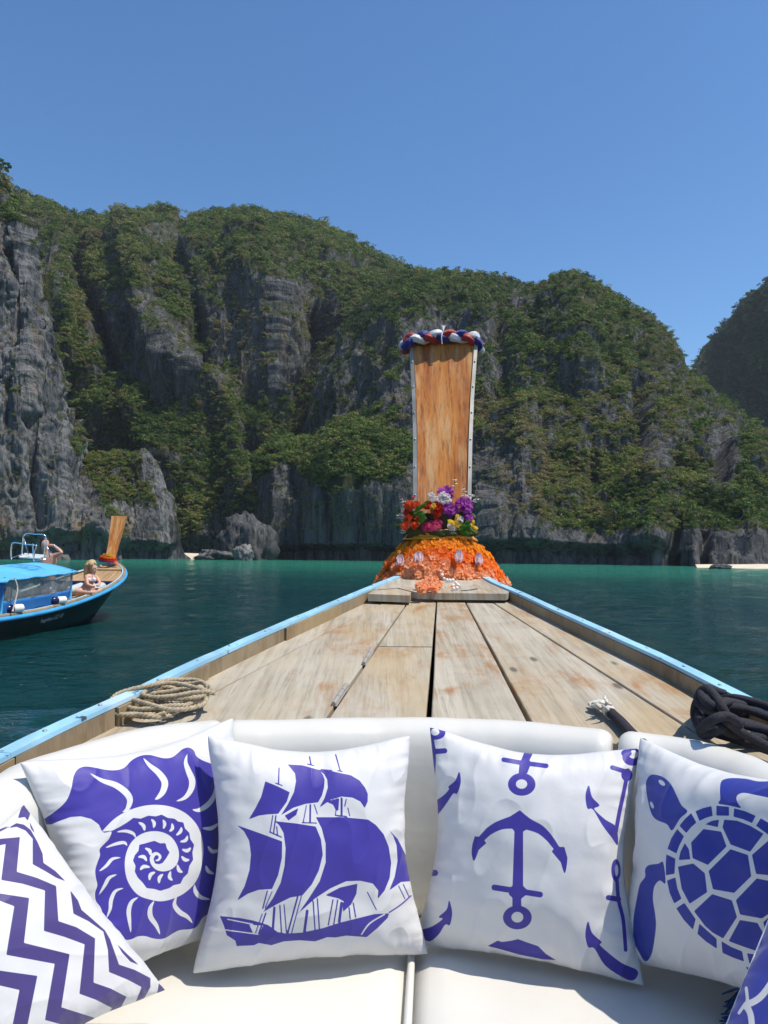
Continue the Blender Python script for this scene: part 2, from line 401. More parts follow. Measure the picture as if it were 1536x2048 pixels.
def hill(name, ridge, base, prof, nu, nv, rocks=(), rock_k=1.0, gullies=(), bumps=(), veg0=0.75, amp=(7, 2.6, 0.8), notch=True,
         spacing=9.0, crown=(5, 10), tint0=0.45, tints=(), back=60.0, zf=3.0, ridge_n=3.0, rock_mat=None, depth_scale=1.0, seed=0.0):
    """ridge: (px, py, distance); base: (px, distance); prof(t, px) -> 0..1 how far back the surface lies at height t"""
    ridge = np.array(ridge, float); base = np.array(base, float)
    U = np.linspace(ridge[0, 0], ridge[-1, 0], nu)
    rp = np.interp(U, ridge[:, 0], ridge[:, 1]) + ridge_n * fbm(U / 22.0, 0.5 + seed, 7.7, 4)
    rd = np.interp(U, ridge[:, 0], ridge[:, 2]); bd = np.interp(U, base[:, 0], base[:, 1])
    bp = proj(np.stack(((U - 768) / F * bd, bd, np.full(nu, -3.0)), 1))[:, 1]
    T = np.linspace(0, 1, nv)
    H = np.array([[prof(t, u) for u in U] for t in T])
    PY = bp[None] + (rp - bp)[None] * T[:, None]; DD = bd[None] + (rd - bd)[None] * H
    ry = np.stack((np.broadcast_to((U - 768) / F, PY.shape), (1024 - PY) / F, -np.ones_like(PY)), -1) @ R3.T
    G = CAMP + ry * (DD / ry[..., 1])[..., None]
    # outward direction
    du = np.gradient(G, axis=1); dv = np.gradient(G, axis=0)
    Nn = np.cross(du, dv); Nn /= np.linalg.norm(Nn, axis=-1, keepdims=True) + 1e-9
    s = np.sign((Nn[..., 1:2] <= 0) * 2 - 1.0); Nn = Nn * s
    Nn = np.stack((Nn[..., 0], Nn[..., 1], np.clip(Nn[..., 2], 0, 0.6)), -1)
    x, y, z = G[..., 0] + seed * 100, G[..., 1], G[..., 2]
    k = depth_scale
    n1 = fbm(x / (34 * k), y / (34 * k), z / (34 * k * zf), 3)
    n2 = 1 - 2 * np.abs(pnoise(x / (11 * k), y / (11 * k), z / (11 * k * zf)) ) ; n2 = n2 + 0.5 * fbm(x / (6 * k), y / (6 * k), z / (6 * k * zf), 3)
    n3 = fbm(x / (2.2 * k), y / (2.2 * k), z / (2.2 * k * zf), 3, 0.6)
    wx = x + 1.5 * k * pnoise(x / (6 * k), y / (6 * k), z / (9 * k)); wy = y + 1.5 * k * pnoise(x / (6 * k), y / (6 * k), z / (9 * k) + 7.7)
    n3 = 0.45 * n3 + 1.5 * np.abs(pnoise(wx / (3.4 * k), wy / (3.4 * k), z / (26 * k))) + 0.9 * np.abs(pnoise(wx / (1.3 * k), wy / (1.3 * k), z / (12 * k)))
    led = (pnoise(x / (9 * k), y / (9 * k), z / (5 * k)) + 0.5 * pnoise(x / (3 * k), y / (3 * k), z / (4 * k))) * 3.0; n3 = n3 + 0.12 * (np.floor(led) + sstep(0.0, 0.25, led - np.floor(led)))
    P2 = proj(G.reshape(-1, 3))
    fade = (1 - 0.8 * sstep(0.9, 1.0, T))[:, None]
    D = (amp[0] * n1 + amp[1] * n2 + amp[2] * n3) * fade
    for poly, w, dep in gullies:
        D -= (dep * np.exp(-(np.maximum(sd_line(P2, poly, 0), 0) / w) ** 2)).reshape(nv, nu) * fade
    for poly, w, dep in bumps:
        D += (dep * np.exp(-(np.maximum(sd_line(P2, poly, 0), 0) / w) ** 2)).reshape(nv, nu) * fade
    if notch:
        zz = G[..., 2] + 0.9 * pnoise(x / 9, y / 9, 1.1)
        D -= 4.0 * k * sstep(3.6, 2.0, zz)
    G = G + Nn * D[..., None]
    # vegetation
    P2 = proj(G.reshape(-1, 3))
    V = np.full(P2.shape[0], veg0)
    for poly, w in rocks:
        V -= w * rock_k * sstep(10, -10, sd_poly(P2, poly) + 14 * pnoise(P2[:, 0] / 26, P2[:, 1] / 26, 3.1))
    V += 0.26 * fbm(P2[:, 0] / 40, P2[:, 1] / 55, 9.0 + seed, 4) + 0.42 * fbm(P2[:, 0] / 9, P2[:, 1] / 20, 2.0 + seed, 2)
    # steep bare faces show rock
    du = np.gradient(G, axis=1); dv = np.gradient(G, axis=0)
    N2 = np.cross(du, dv); N2 /= np.linalg.norm(N2, axis=-1, keepdims=True) + 1e-9; N2 *= np.sign((N2[..., 1:2] <= 0) * 2 - 1.0)
    V += 0.55 * (np.clip(N2[..., 2], -0.3, 0.8).reshape(-1) - 0.25)
    V -= 1.2 * sstep(5.0, 2.5, G[..., 2].reshape(-1)) if notch else 0
    Vg = V.reshape(nv, nu)
    # the far side falls away behind the ridge
    top = G[-1]; dirb = np.stack((top[:, 0], top[:, 1], np.zeros(nu)), 1); dirb /= np.linalg.norm(dirb, axis=1)[:, None]
    bk = []
    for q, (h, dz) in enumerate(((0.12, 0.02), (0.3, 0.1), (0.6, 0.35), (0.9, 0.7), (1.1, 1.0))):
        r = top + dirb * back * h; r[:, 2] = top[:, 2] + (-3 - top[:, 2]) * dz; bk.append(r)
    GG = np.concatenate((G, np.array(bk)), 0)
    VV = np.concatenate((Vg, np.full((5, nu), 0.8)), 0)
    me = grid_mesh(name, GG, rock_mat or ROCK, attrs={'veg': VV}, smooth=False)
    o = tag(link(name, me), kind='structure')
    # forest on it
    n = int((U[-1] - U[0]) * 700 / spacing ** 2)
    fi = RNG.uniform(0, nv - 1.001, n * 3); fj = RNG.uniform(0, nu - 1.001, n * 3)
    i0 = fi.astype(int); j0 = fj.astype(int); a = (fi - i0)[:, None]; b = (fj - j0)[:, None]
    p = (G[i0, j0] * (1 - a) + G[i0 + 1, j0] * a) * (1 - b) + (G[i0, j0 + 1] * (1 - a) + G[i0 + 1, j0 + 1] * a) * b
    vg = Vg[i0, j0]
    nrm = N2[i0, j0]
    q = proj(p)
    # keep an even density over the picture
    colh = np.maximum(1110 - np.interp(q[:, 0], ridge[:, 0], ridge[:, 1]), 20)
    keep = (RNG.uniform(size=len(p)) < np.clip((vg - 0.36) * 2.3, np.where(q[:, 1] < 1060, 0.26, 0.06), 1.0)) & (RNG.uniform(size=len(p)) < colh / 700.0) & (p[:, 2] > 3.0)
    keep &= (q[:, 0] > -160) & (q[:, 0] < 1700)
    p, q, nrm, vg = p[keep], q[keep], nrm[keep], vg[keep]
    dist = np.linalg.norm(p - CAMP, axis=1)
    size = RNG.uniform(0, 1, len(p)) ** 1.8
    dry = sstep(0.55, 0.2, vg) * 0.22
    rad = (crown[0] + (crown[1] - crown[0]) * size) * np.clip(0.30 + vg * 0.95, 0.36, 1.2) / F * dist
    p = p + nrm * (rad * 0.35)[:, None]
    tint = tint0 + 0.16 * fbm(q[:, 0] / 60, q[:, 1] / 60, 4.4 + seed, 3) + RNG.normal(0, 0.21, len(p)) - 0.20 * (size - 0.3) + dry
    for poly, w in tints:
        tint += w * 1.45 * sstep(12, -12, sd_poly(q, poly) + 16 * pnoise(q[:, 0] / 30, q[:, 1] / 30, 6.1))
    scl = np.stack((rad, rad, rad * RNG.uniform(0.7, 1.1, len(p))), 1)
    scatter('forest', p, scl, np.clip(tint, 0, 1), name)
    return o, G, Vg

# far headland on the right, its shade painted in as the darkest leaf tint
hill('hill', [(1340, 1000, 600), (1360, 820, 585), (1385, 735, 565), (1400, 700, 555), (1440, 655, 530), (1480, 606, 505), (1510, 580, 490), (1536, 566, 475), (1600, 540, 450), (1700, 520, 420), (1850, 560, 380)],
     [(1340, 580), (1400, 520), (1536, 410), (1850, 300)], lambda t, u: 1 - math.sqrt(max(0, 1 - t ** 2.4)), 150, 150, veg0=0.98, notch=False, tint0=0.02, rock_mat=ROCK2, spacing=8, crown=(5, 9), depth_scale=1.6, seed=1.3,
     bumps=[([(1470, 640), (1420, 760), (1400, 900)], 20, 10)])
# tall mountain on the left of the bay
B_R = [(-60, 380, 330), (20, 388, 330), (50, 390, 332), (85, 405, 335), (120, 430, 338), (150, 433, 345), (180, 428, 350), (240, 430, 355), (270, 428, 360), (300, 417, 362), (340, 411, 362), (362, 418, 362), (370, 432, 362), (385, 425, 362), (430, 432, 365), (470, 430, 368), (530, 424, 370), (580, 429, 370), (640, 444, 372), (690, 470, 375), (740, 500, 380), (780, 520, 384), (815, 540, 388), (860, 580, 390), (930, 700, 390)]
hill('hill', B_R, [(-60, 200), (340, 195), (540, 200), (700, 230), (930, 300)],
     lambda t, u: (0.42 * t ** 0.9 if t < 0.33 else 0.42 * 0.33 ** 0.9 + (t - 0.33) * 0.36 if t < 0.75 else 0.155 + 0.151 + (1 - 0.306) * ((t - 0.75) / 0.25) ** 1.7), 440, 320,
     rocks=[([(200, 590), (290, 570), (350, 640), (400, 700), (400, 790), (330, 780), (230, 740), (210, 660)], 0.55),
            ([(385, 560), (470, 545), (620, 560), (660, 640), (640, 740), (560, 790), (430, 780), (400, 700)], 0.38),
            ([(265, 455), (340, 430), (365, 480), (340, 500), (290, 480)], 0.5),
            ([(60, 480), (110, 470), (125, 580), (100, 620)], 0.4),
            ([(395, 1035), (470, 1040), (540, 1010), (560, 1120), (395, 1120)], 0.9)],
     gullies=[([(145, 460), (165, 560), (190, 620), (215, 700), (240, 770)], 13, 16), ([(365, 425), (350, 490), (375, 560), (395, 640), (400, 760)], 12, 16),
              ([(660, 640), (640, 760), (620, 870)], 30, 26), ([(500, 900), (520, 980), (540, 1100)], 18, 12)],
     bumps=[([(90, 420), (110, 560), (150, 760)], 26, 10), ([(260, 470), (310, 640), (360, 800)], 36, 12), ([(480, 460), (540, 620), (570, 760)], 50, 12), ([(430, 800), (470, 950), (490, 1080)], 36, 10), ([(275, 860), (330, 960)], 30, 8)],
     veg0=0.64, rock_k=0.85, rock_mat=ROCK2, tint0=0.56, spacing=5.6, crown=(3.0, 9.5), amp=(8, 3.4, 1.0), seed=2.1,
     tints=[([(140, 590), (190, 600), (200, 660), (160, 650)], 0.35), ([(390, 760), (470, 790), (440, 870), (400, 840)], 0.25), ([(120, 780), (400, 800), (640, 800), (520, 1000), (420, 1020), (200, 900)], -0.12),
            ([(480, 580), (620, 600), (620, 720), (500, 740), (420, 680)], 0.22), ([(90, 440), (250, 470), (420, 640), (300, 560)], 0.08), ([(340, 1000), (440, 960), (520, 960), (480, 1050), (350, 1060)], 0.15)])
# mountain on the right of the bay
C_R = [(560, 1100, 255), (620, 900, 255), (640, 800, 256), (655, 735, 258), (690, 662, 260), (720, 620, 262), (760, 580, 265), (800, 552, 266), (840, 541, 267), (900, 541, 268), (960, 548, 268), (1010, 558, 266), (1040, 570, 265), (1090, 576, 262), (1130, 563, 260), (1170, 565, 258), (1210, 580, 255), (1260, 606, 250), (1300, 650, 246), (1330, 690, 243), (1345, 720, 240), (1375, 745, 236), (1400, 766, 232), (1450, 812, 226), (1490, 842, 220), (1536, 872, 215), (1620, 930, 205), (1750, 1010, 190)]
_, HC, _v = hill('hill', C_R, [(560, 250), (620, 205), (700, 178), (800, 160), (1000, 132), (1200, 124), (1400, 116), (1536, 113), (1750, 110)],
     lambda t, u: (0.10 * t if t < 0.16 else 0.016 + (t - 0.16) * 0.62 if t < 0.6 else 0.289 + (t - 0.6) * 0.75 if t < 0.8 else 0.439 + 0.561 * ((t - 0.8) / 0.2) ** 1.5), 600, 320,
     rocks=[([(700, 690), (760, 640), (880, 650), (900, 800), (760, 830), (650, 850), (640, 760)], 0.28),
            ([(960, 560), (1060, 570), (1040, 760), (960, 780)], 0.22), ([(1040, 700), (1400, 760), (1440, 900), (1200, 900), (1060, 880)], 0.24),
            ([(1420, 840), (1480, 850), (1470, 970), (1430, 975)], 0.7), ([(1280, 860), (1340, 850), (1340, 930), (1290, 930)], 0.4),
            ([(930, 880), (1060, 900), (1080, 1100), (930, 1115)], 0.6), ([(930, 1060), (1536, 1060), (1620, 1140), (900, 1140)], 0.75),
            ([(800, 640), (940, 600), (960, 1110), (800, 1110)], 0.3)],
     gullies=[([(1432, 850), (1436, 920), (1440, 970)], 14, 9), ([(1270, 780), (1280, 900)], 12, 6), ([(1000, 640), (1010, 800)], 16, 6), ([(1180, 880), (1190, 960)], 12, 4), ([(1350, 1060), (1345, 1130)], 10, 5), ([(1405, 1070), (1410, 1130)], 9, 5)],
     bumps=[([(1150, 600), (1160, 760)], 40, 6), ([(1050, 820), (1060, 1000)], 40, 6), ([(1290, 930), (1290, 1060)], 40, 4)],
     veg0=0.57, rock_k=0.85, rock_mat=ROCK2, tint0=0.56, spacing=5.6, crown=(3.0, 10), amp=(6, 3.0, 0.9), seed=3.7,
     tints=[([(950, 790), (1060, 800), (1100, 900), (1080, 1060), (960, 1060)], 0.26), ([(1180, 700), (1400, 760), (1440, 1050), (1000, 1060), (1050, 860)], 0.12), ([(700, 560), (1000, 550), (1300, 640), (1250, 760), (700, 760)], -0.08), ([(1230, 990), (1540, 980), (1540, 1080), (1230, 1080)], -0.12), ([(640, 620), (760, 600), (760, 860), (640, 860)], -0.2)])
# low cliff with a wooded top, left of the bow
hill('hill', [(505, 1100, 190), (512, 960, 190), (520, 905, 192), (545, 882, 194), (580, 872, 196), (620, 882, 197), (650, 874, 197), (700, 850, 196), (735, 846, 194), (765, 838, 192), (800, 848, 190), (830, 860, 186), (870, 900, 180), (920, 960, 172), (960, 1000, 166)],
     [(505, 188), (540, 172), (620, 166), (700, 161), (800, 156), (960, 150)],
     lambda t, u: (0.06 * t if t < 0.55 else 0.033 + (t - 0.55) * 0.9 if t < 0.8 else 0.258 + 0.742 * ((t - 0.8) / 0.2) ** 1.4), 220, 190,
     rocks=[([(515, 960), (560, 925), (620, 950), (640, 985), (700, 980), (760, 960), (840, 920), (960, 940), (960, 1130), (500, 1130)], 1.1)],
     veg0=1.05, rock_mat=ROCK2, tint0=0.55, spacing=6.0, crown=(5, 11), amp=(3.5, 1.8, 0.7), seed=4.9, zf=5.0,
     gullies=[([(585, 920), (590, 1090)], 9, 2.5), ([(668, 980), (664, 1080)], 7, 2.5), ([(735, 960), (730, 1080)], 8, 2), ([(540, 940), (538, 1090)], 8, 3)],
     bumps=[([(700, 870), (700, 960)], 60, 4)])
# grey cliff close on the left and the low point beside it
_, HA, _v = hill('hill', [(-180, 300, 170), (-60, 320, 168), (0, 345, 166), (12, 368, 165), (20, 390, 164), (45, 405, 163), (52, 445, 162), (62, 510, 161), (78, 570, 160), (92, 640, 158), (106, 692, 156), (118, 760, 154), (130, 805, 153), (146, 870, 150), (160, 940, 147), (190, 998, 143), (226, 1022, 140), (244, 1060, 138), (256, 1112, 137)],
     [(-180, 118), (0, 124), (120, 130), (200, 133), (256, 136)], lambda t, u: 0.55 * t + 0.45 * t ** 4, 230, 300,
     rocks=[([(-100, 400), (60, 460), (110, 700), (150, 900), (260, 1130), (-100, 1130)], 0.62), ([(-40, 350), (30, 360), (70, 520), (-40, 520)], 0.1)],
     veg0=0.62, tint0=0.55, spacing=10.0, crown=(5, 11), amp=(3.5, 2.4, 1.5), seed=5.5, zf=3.4,
     gullies=[([(20, 520), (40, 640), (30, 700)], 10, 4), ([(50, 850), (60, 960), (75, 1060)], 8, 3), ([(110, 800), (125, 900), (170, 1000)], 8, 3)],
     bumps=[([(90, 650), (110, 720)], 12, 2)], tints=[([(70, 650), (110, 660), (120, 740), (85, 730)], 0.3), ([(-40, 500), (60, 620), (60, 700), (-40, 700)], 0.12)])
_, HA2, _v = hill('hill', [(90, 905, 176), (157, 912, 174), (219, 902, 172), (255, 905, 170), (277, 908, 168), (283, 898, 167), (291, 899, 167), (300, 906, 166), (310, 921, 165), (318, 934, 165), (328, 966, 164), (322, 985, 164), (330, 1000, 163), (339, 1020, 162), (344, 1075, 161), (346, 1116, 160)],
     [(90, 140), (200, 146), (300, 154), (346, 159)], lambda t, u: 0.3 * t + 0.7 * t ** 2, 180, 160,
     rocks=[([(276, 890), (300, 900), (335, 960), (345, 1040), (310, 1000), (285, 960)], 0.7), ([(180, 1010), (260, 1000), (350, 1020), (350, 1130), (150, 1130)], 0.75), ([(218, 930), (245, 930), (245, 955), (218, 950)], 0.6)],
     veg0=0.80, tint0=0.62, spacing=8.0, crown=(3.5, 7), amp=(2.2, 1.6, 0.8), seed=6.2)

# beaches, boulders
def sandbar(pts, name='beach'):
    m = m_plain('beach_sand', (0.62, 0.55, 0.42), 0.95, 0.1, 0.4, 0.3, 0.05)
    v = [(p[0], p[1], h) for p, h in pts]
    c = np.mean(np.array(v), 0)
    o = obj(name, v + [tuple(c + np.array((0, 0, 0.15)))], [(i, (i + 1) % len(v), len(v)) for i in range(len(v))], m)
    return tag(o, kind='structure')
def col(px, d): return ((px - 768) / F * d, d)
sandbar([(col(338, 164), -.1), (col(404, 158), -.1), (col(420, 175), 1.2), (col(350, 190), 1.4), (col(330, 180), .6)])
sandbar([(col(1395, 98), -.1), (col(1440, 97), -.1), (col(1560, 96), -.1), (col(1900, 94), -.1), (col(1900, 112), .5), (col(1500, 116), 0.45), (col(1390, 117), .3)])
def boulder(px, d, size, label, seed, tone, rot=0):
    t = np.linspace(0, 1, 28); u = np.linspace(0, 2 * np.pi, 44)[:-1]
    th = np.pi * t[:, None]; X = np.sin(th) * np.cos(u); Y = np.sin(th) * np.sin(u); Z = np.cos(th) * np.ones_like(u)
    r = 1 + 0.42 * fbm(X * 1.5 + seed, Y * 1.5, Z * 0.8, 5, .6) + 0.25 * (1 - 2 * abs(pnoise(X * 2.4, Y * 2.4 + seed, Z * 1.2)))
    x, y = col(px, d)
    G = np.stack((X * r * size[0] + x, Y * r * size[1] + y, Z * r * size[2] + size[2] * 0.45), -1)
    me = grid_mesh('boulder', G, tone, closed_u=True, attrs={'veg': np.full(G.shape[:2], 0.0)})
    return tag(link('boulder', me), label, 'boulder')
PALE = mat_rock('pale_limestone', 1.5)
boulder(488, 149, (1.7, 1.6, 1.9), 'pale weathered boulder at the waterline in front of the tall grey boulder', 2.0, PALE)
boulder(428, 154, (3.2, 3, 1.2), 'low sloping grey boulder between the small beach and the pale boulder', 5.0, ROCK)
boulder(492, 158, (4.6, 4.6, 5.6), 'tall rough grey boulder against the dark cliff at the foot of the wooded gully', 8.0, ROCK2)
boulder(1440, 95, (1.2, 0.9, 0.36), 'low flat brown rock lying on the right hand beach', 9.0, ROCK)

# trees that can be told apart
def tree_leaf(name, a, b_, c_):
    t = NT(name); g = t.n.new('ShaderNodeNewGeometry'); c = t.ramp(g.outputs['Random Per Island'], [(0, a), (.5, b_), (1, c_)])
    tr = t.n.new('ShaderNodeBsdfTranslucent'); t.link(c, tr.inputs[0]); mx = t.n.new('ShaderNodeMixShader'); mx.inputs[0].default_value = .25
    t.fin(c, .6, None, 0, .2); t.link(t.b.outputs[0], mx.inputs[1]); t.link(tr.outputs[0], mx.inputs[2]); t.link(mx.outputs[0], t.out.inputs[0]); return t.m
TL_G = tree_leaf('tree_foliage', (0.035, 0.075, 0.018), (0.075, 0.13, 0.03), (0.13, 0.19, 0.045))
TL_Y = tree_leaf('yellow_green_foliage', (0.15, 0.21, 0.02), (0.26, 0.33, 0.035), (0.36, 0.42, 0.06))
BARK = m_plain('pale_bark', (0.24, 0.21, 0.17), 0.9, 0.3, 2.0, 0.4, 0.05)
_tr = np.random.default_rng(33)
CROWNS = [clump('crown', 170, _tr, (1.15, 1.1, .75), (.24, .42), TL_G) for _ in range(3)]
CROWN_Y = clump('crown', 150, _tr, (.8, .8, 1.1), (.24, .42), TL_Y)
def on_hill(G, px, py):
    q = proj(G.reshape(-1, 3)); k = np.argmin((q[:, 0] - px) ** 2 + (q[:, 1] - py) ** 2); return G.reshape(-1, 3)[k]
def tree(G, px, py, r, label, me, cat='tree', group=None, trunk=1.0):
    p = on_hill(G, px, py); d = np.linalg.norm(p - CAMP); R = r / F * d
    p = p + np.array((0, -.4 * R, 0))
    o = thing(cat, label, cat, tuple(p), group)
    top = p + np.array((_tr.normal(0, .15) * R, -.2 * R, trunk * R))
    mb = MB(); mb.tube(catmull([p - np.array((0, -.5 * R, .2 * R)), (p + top) / 2 + np.array((_tr.normal(0, .1) * R, 0, 0)), top], 4), [R * k for k in np.linspace(.09, .05, 9)], 7)
    for k in range(3):
        a = _tr.uniform(0, 6.28); mb.tube([top - np.array((0, 0, .25 * R)), top + np.array((math.cos(a) * .5, math.sin(a) * .5, .45)) * R], [R * .045, R * .02], 5)
    mb.build('trunk', BARK, o, True)
    c = link('crown', me); c.parent = o; c.matrix_parent_inverse = o.matrix_basis.inverted()
    c.matrix_basis = Matrix.Translation(top + np.array((0, 0, .35 * R))) @ Matrix.Rotation(_tr.uniform(0, 6.28), 4, 'Z') @ Matrix.Diagonal((R, R, R, 1))
for k, (px, py, r) in enumerate(((1186, 1062, 13), (1232, 1040, 17), (1262, 1048, 15), (1300, 1058, 13), (1352, 1030, 15), (1395, 1046, 17), (1430, 1058, 15), (1478, 1040, 19), (1512, 1056, 16), (1212, 1000, 12), (1330, 985, 12), (1460, 1000, 13), (1120, 1040, 11), (1385, 1000, 12))):
    tree(HC, px, py, r, 'bushy green tree clinging to the cliff foot above the right hand shore', CROWNS[k % 3], group='trees above the right hand shore')
tree(HA, 92, 690, 15, 'bright yellow green shrub hanging on the edge of the grey left cliff', CROWN_Y, 'shrub', None, .3)
tree(HA2, 213, 1078, 11, 'yellow green shrub at the foot of the rocks just left of the other bow post', CROWN_Y, 'shrub', None, .3)
tree(HA, 6, 372, 17, 'wind bent tree on the very top of the grey left cliff', CROWNS[0], trunk=1.3)
# ------------------------------------------------------------------ our longtail boat
RA, RB = -0.625, 0.1125            # rail plane: z = HW + RA + RB*y
DA = RA - 0.062                    # deck plane
def on_rail(px, py): return at_plane(px, py, RA, RB)
def on_deck(px, py, up=0.0): return at_plane(px, py, DA + up, RB)
def wood_mat(name, base, dark, light, stain=0.0, along=2.2, across=26.0, rust=(0.30, 0.145, 0.05), rough=0.75):
    t = NT(name)
    co = t.coord('World', (across, along, 2.0), rnd=True)
    co1 = t.coord('World', (1, 1, 1), rnd=True)
    g = t.noise(co, 1.0, 6, 0.6, 0.5)
    g2 = t.noise(co, 3.2, 4, 0.7, 0.2)
    blot = t.noise(co1, 3.0, 4)
    c = t.ramp(g, [(0.25, dark), (0.5, base), (0.75, light)])
    c = t.mix(t.math('MULTIPLY', t.rng(g2, 0.52, 0.36), 0.45), c, tuple(k * 0.45 for k in base))
    c = t.mix(t.math('MULTIPLY', t.rng(blot, 0.42, 0.66), 0.45), c, light)
    if stain:
        gold = t.noise(t.coord('World', (3.0, 0.9, 1.0), rnd=True), 1.0, 4, 0.6, 0.4)
        c = t.mix(t.math('MULTIPLY', t.rng(gold, 0.46, 0.70), 0.55), c, (0.40, 0.285, 0.14))
        s1 = t.noise(t.coord('World', (4.2, 2.6, 2), rnd=True), 1.0, 5, 0.65, 0.5)
        s2 = t.noise(t.coord('World', (42, 5, 3), rnd=True), 1.0, 4, 0.7)
        s = t.rng(t.math('ADD', s1, t.math('MULTIPLY', t.math('SUBTRACT', s2, 0.5), 0.4)), 0.48, 0.78)
        c = t.mix(t.math('MULTIPLY', s, stain), c, rust)
        kn = t.vor(t.coord('World', (5.0, 2.0, 1.0), rnd=True), 1.4)
        c = t.mix(t.math('MULTIPLY', t.rng(kn, 0.13, 0.05), 0.75), c, (0.07, 0.055, 0.045))
    return t.fin(c, rough, t.bump(t.math('ADD', g2, t.math('MULTIPLY', g, 0.6)), 0.35, 0.003), 0, 0.25)
DECKW = wood_mat('weathered_deck_wood', (0.385, 0.34, 0.26), (0.25, 0.215, 0.155), (0.47, 0.43, 0.35), 0.95, along=1.1)
SIDEW = wood_mat('bulwark_wood', (0.25, 0.185, 0.11), (0.14, 0.10, 0.06), (0.33, 0.26, 0.17), 0.3)
def post_mat():
    t = NT('varnished_post_wood')
    co = t.coord('World', (9, 3, 0.9)); c1 = t.coord('World', (60, 20, 2.4))
    g = t.noise(co, 1.0, 5, 0.6, 0.35); f = t.noise(c1, 1.0, 5, 0.7, 0.2)
    wear = t.noise(t.coord('World', (13, 4, 1.1), loc=(3, 1, 2)), 1.0, 6, 0.72, 0.2)
    c = t.ramp(g, [(0.25, (0.22, 0.055, 0.010)), (0.45, (0.46, 0.145, 0.022)), (0.6, (0.58, 0.22, 0.040)), (0.78, (0.64, 0.31, 0.075))])
    c = t.mix(t.math('MULTIPLY', t.rng(f, 0.52, 0.34), 0.7), c, (0.16, 0.045, 0.012))
    c = t.mix(t.math('MULTIPLY', t.rng(wear, 0.43, 0.66), 0.7), c, (0.62, 0.40, 0.18))
    return t.fin(c, t.rng(wear, 0.4, 0.7, 0.38, 0.7), t.bump(f, 0.25, 0.003), 0, 0.4)
POSTW = post_mat()
def paint_mat(name, col, under, thr=0.66):
    t = NT(name); co = t.coord('World')
    n = t.noise(co, 14, 6, 0.7); n2 = t.noise(t.coord('World', (9, 3, 9)), 1.0, 4)
    c = t.mix(t.rng(n2, 0.3, 0.75), tuple(k * 0.82 for k in col), tuple(min(1, k * 1.18) for k in col))
    c = t.mix(t.rng(t.noise(co, 5, 4), 0.55, 0.75, 0, 0.5), c, tuple(min(1, 0.55 + 0.4 * k) for k in col))
    c = t.mix(t.rng(n, thr, thr + 0.05), c, under)
    return t.fin(c, 0.5, t.bump(n, 0.2, 0.002), 0, 0.4)
BLUEP = paint_mat('blue_gunwale_paint', (0.29, 0.54, 0.70), (0.05, 0.07, 0.09), 0.63)
METAL = m_plain('dull_aluminium', (0.36, 0.34, 0.30), 0.5, 0.25, 6, 0.1, 0.001, metal=0.35)
SCREW = m_plain('steel_screw', (0.45, 0.45, 0.44), 0.35, 0.1, 20, 0, 0.001, metal=1.0)
DARKW = m_plain('dark_hull_inside', (0.05, 0.04, 0.03), 0.9, 0.3, 4, 0.3, 0.004)
HULLP = m_plain('dark_hull_paint', (0.012, 0.012, 0.014), 0.35, 0.3, 2, 0.1, 0.004)

boat = thing('longtail_boat', 'weathered wooden longtail boat we sit in, its plank foredeck running to an upright bow post', 'boat', (0.1, 1.0, 0.0))
Lr = [on_rail(*p) for p in [(-60, 1527), (0, 1498), (120, 1441), (260, 1379), (385, 1321), (520, 1262), (650, 1208), (740, 1171), (792, 1151)]]
Rr = [on_rail(*p) for p in [(1600, 1442), (1536, 1410), (1440, 1362), (1350, 1318), (1250, 1274), (1140, 1226), (1050, 1186), (1000, 1165), (966, 1150)]]
# carried on behind the camera and closed at the stem
Lr = [np.array((-1.12, -1.6, HW - 0.60)), np.array((-1.10, -0.3, HW - 0.57)), np.array((-1.05, 0.8, HW - 0.52))] + Lr
Rr = [np.array((1.24, -1.6, HW - 0.60)), np.array((1.20, -0.3, HW - 0.57)), np.array((1.10, 0.9, HW - 0.51))] + Rr
STEM = (Lr[-1] + Rr[-1]) / 2 + np.array((0.012, 0.30, 0.05))
Lc = catmull(Lr + [STEM + np.array((-0.05, 0, 0))], 6); Rc = catmull(Rr + [STEM + np.array((0.05, 0, 0))], 6)
def rail_strip(name, C, side, w, th, mat, inset=0.0, drop=0.0):
    """board lying along curve C, its outer edge on the curve"""
    v = []; f = []
    for i, p in enumerate(C):
        t = C[min(i + 1, len(C) - 1)] - C[max(i - 1, 0)]; n = np.array((t[1], -t[0], 0)); n /= np.linalg.norm(n)
        inn = n * side
        a = p + inn * inset - np.array((0, 0, drop)); b = a + inn * w
        dn = np.array((0, 0, th))
        wob = 0.0025 * pnoise(p[1] * 6, side * 3.0, 0.2)
        v += [a + (0, 0, wob), b + (0, 0, wob), b - dn, a - dn]
    m = len(C)
    for i in range(m - 1):
        for k in range(4):
            f.append((i * 4 + k, i * 4 + (k + 1) % 4, i * 4 + 4 + (k + 1) % 4, i * 4 + 4 + k))
    f += [(0, 1, 2, 3), ((m - 1) * 4 + 3, (m - 1) * 4 + 2, (m - 1) * 4 + 1, (m - 1) * 4)]
    return v, f
def cut(C, y0, y1): return np.array([p for p in C if y0 <= p[1] <= y1])
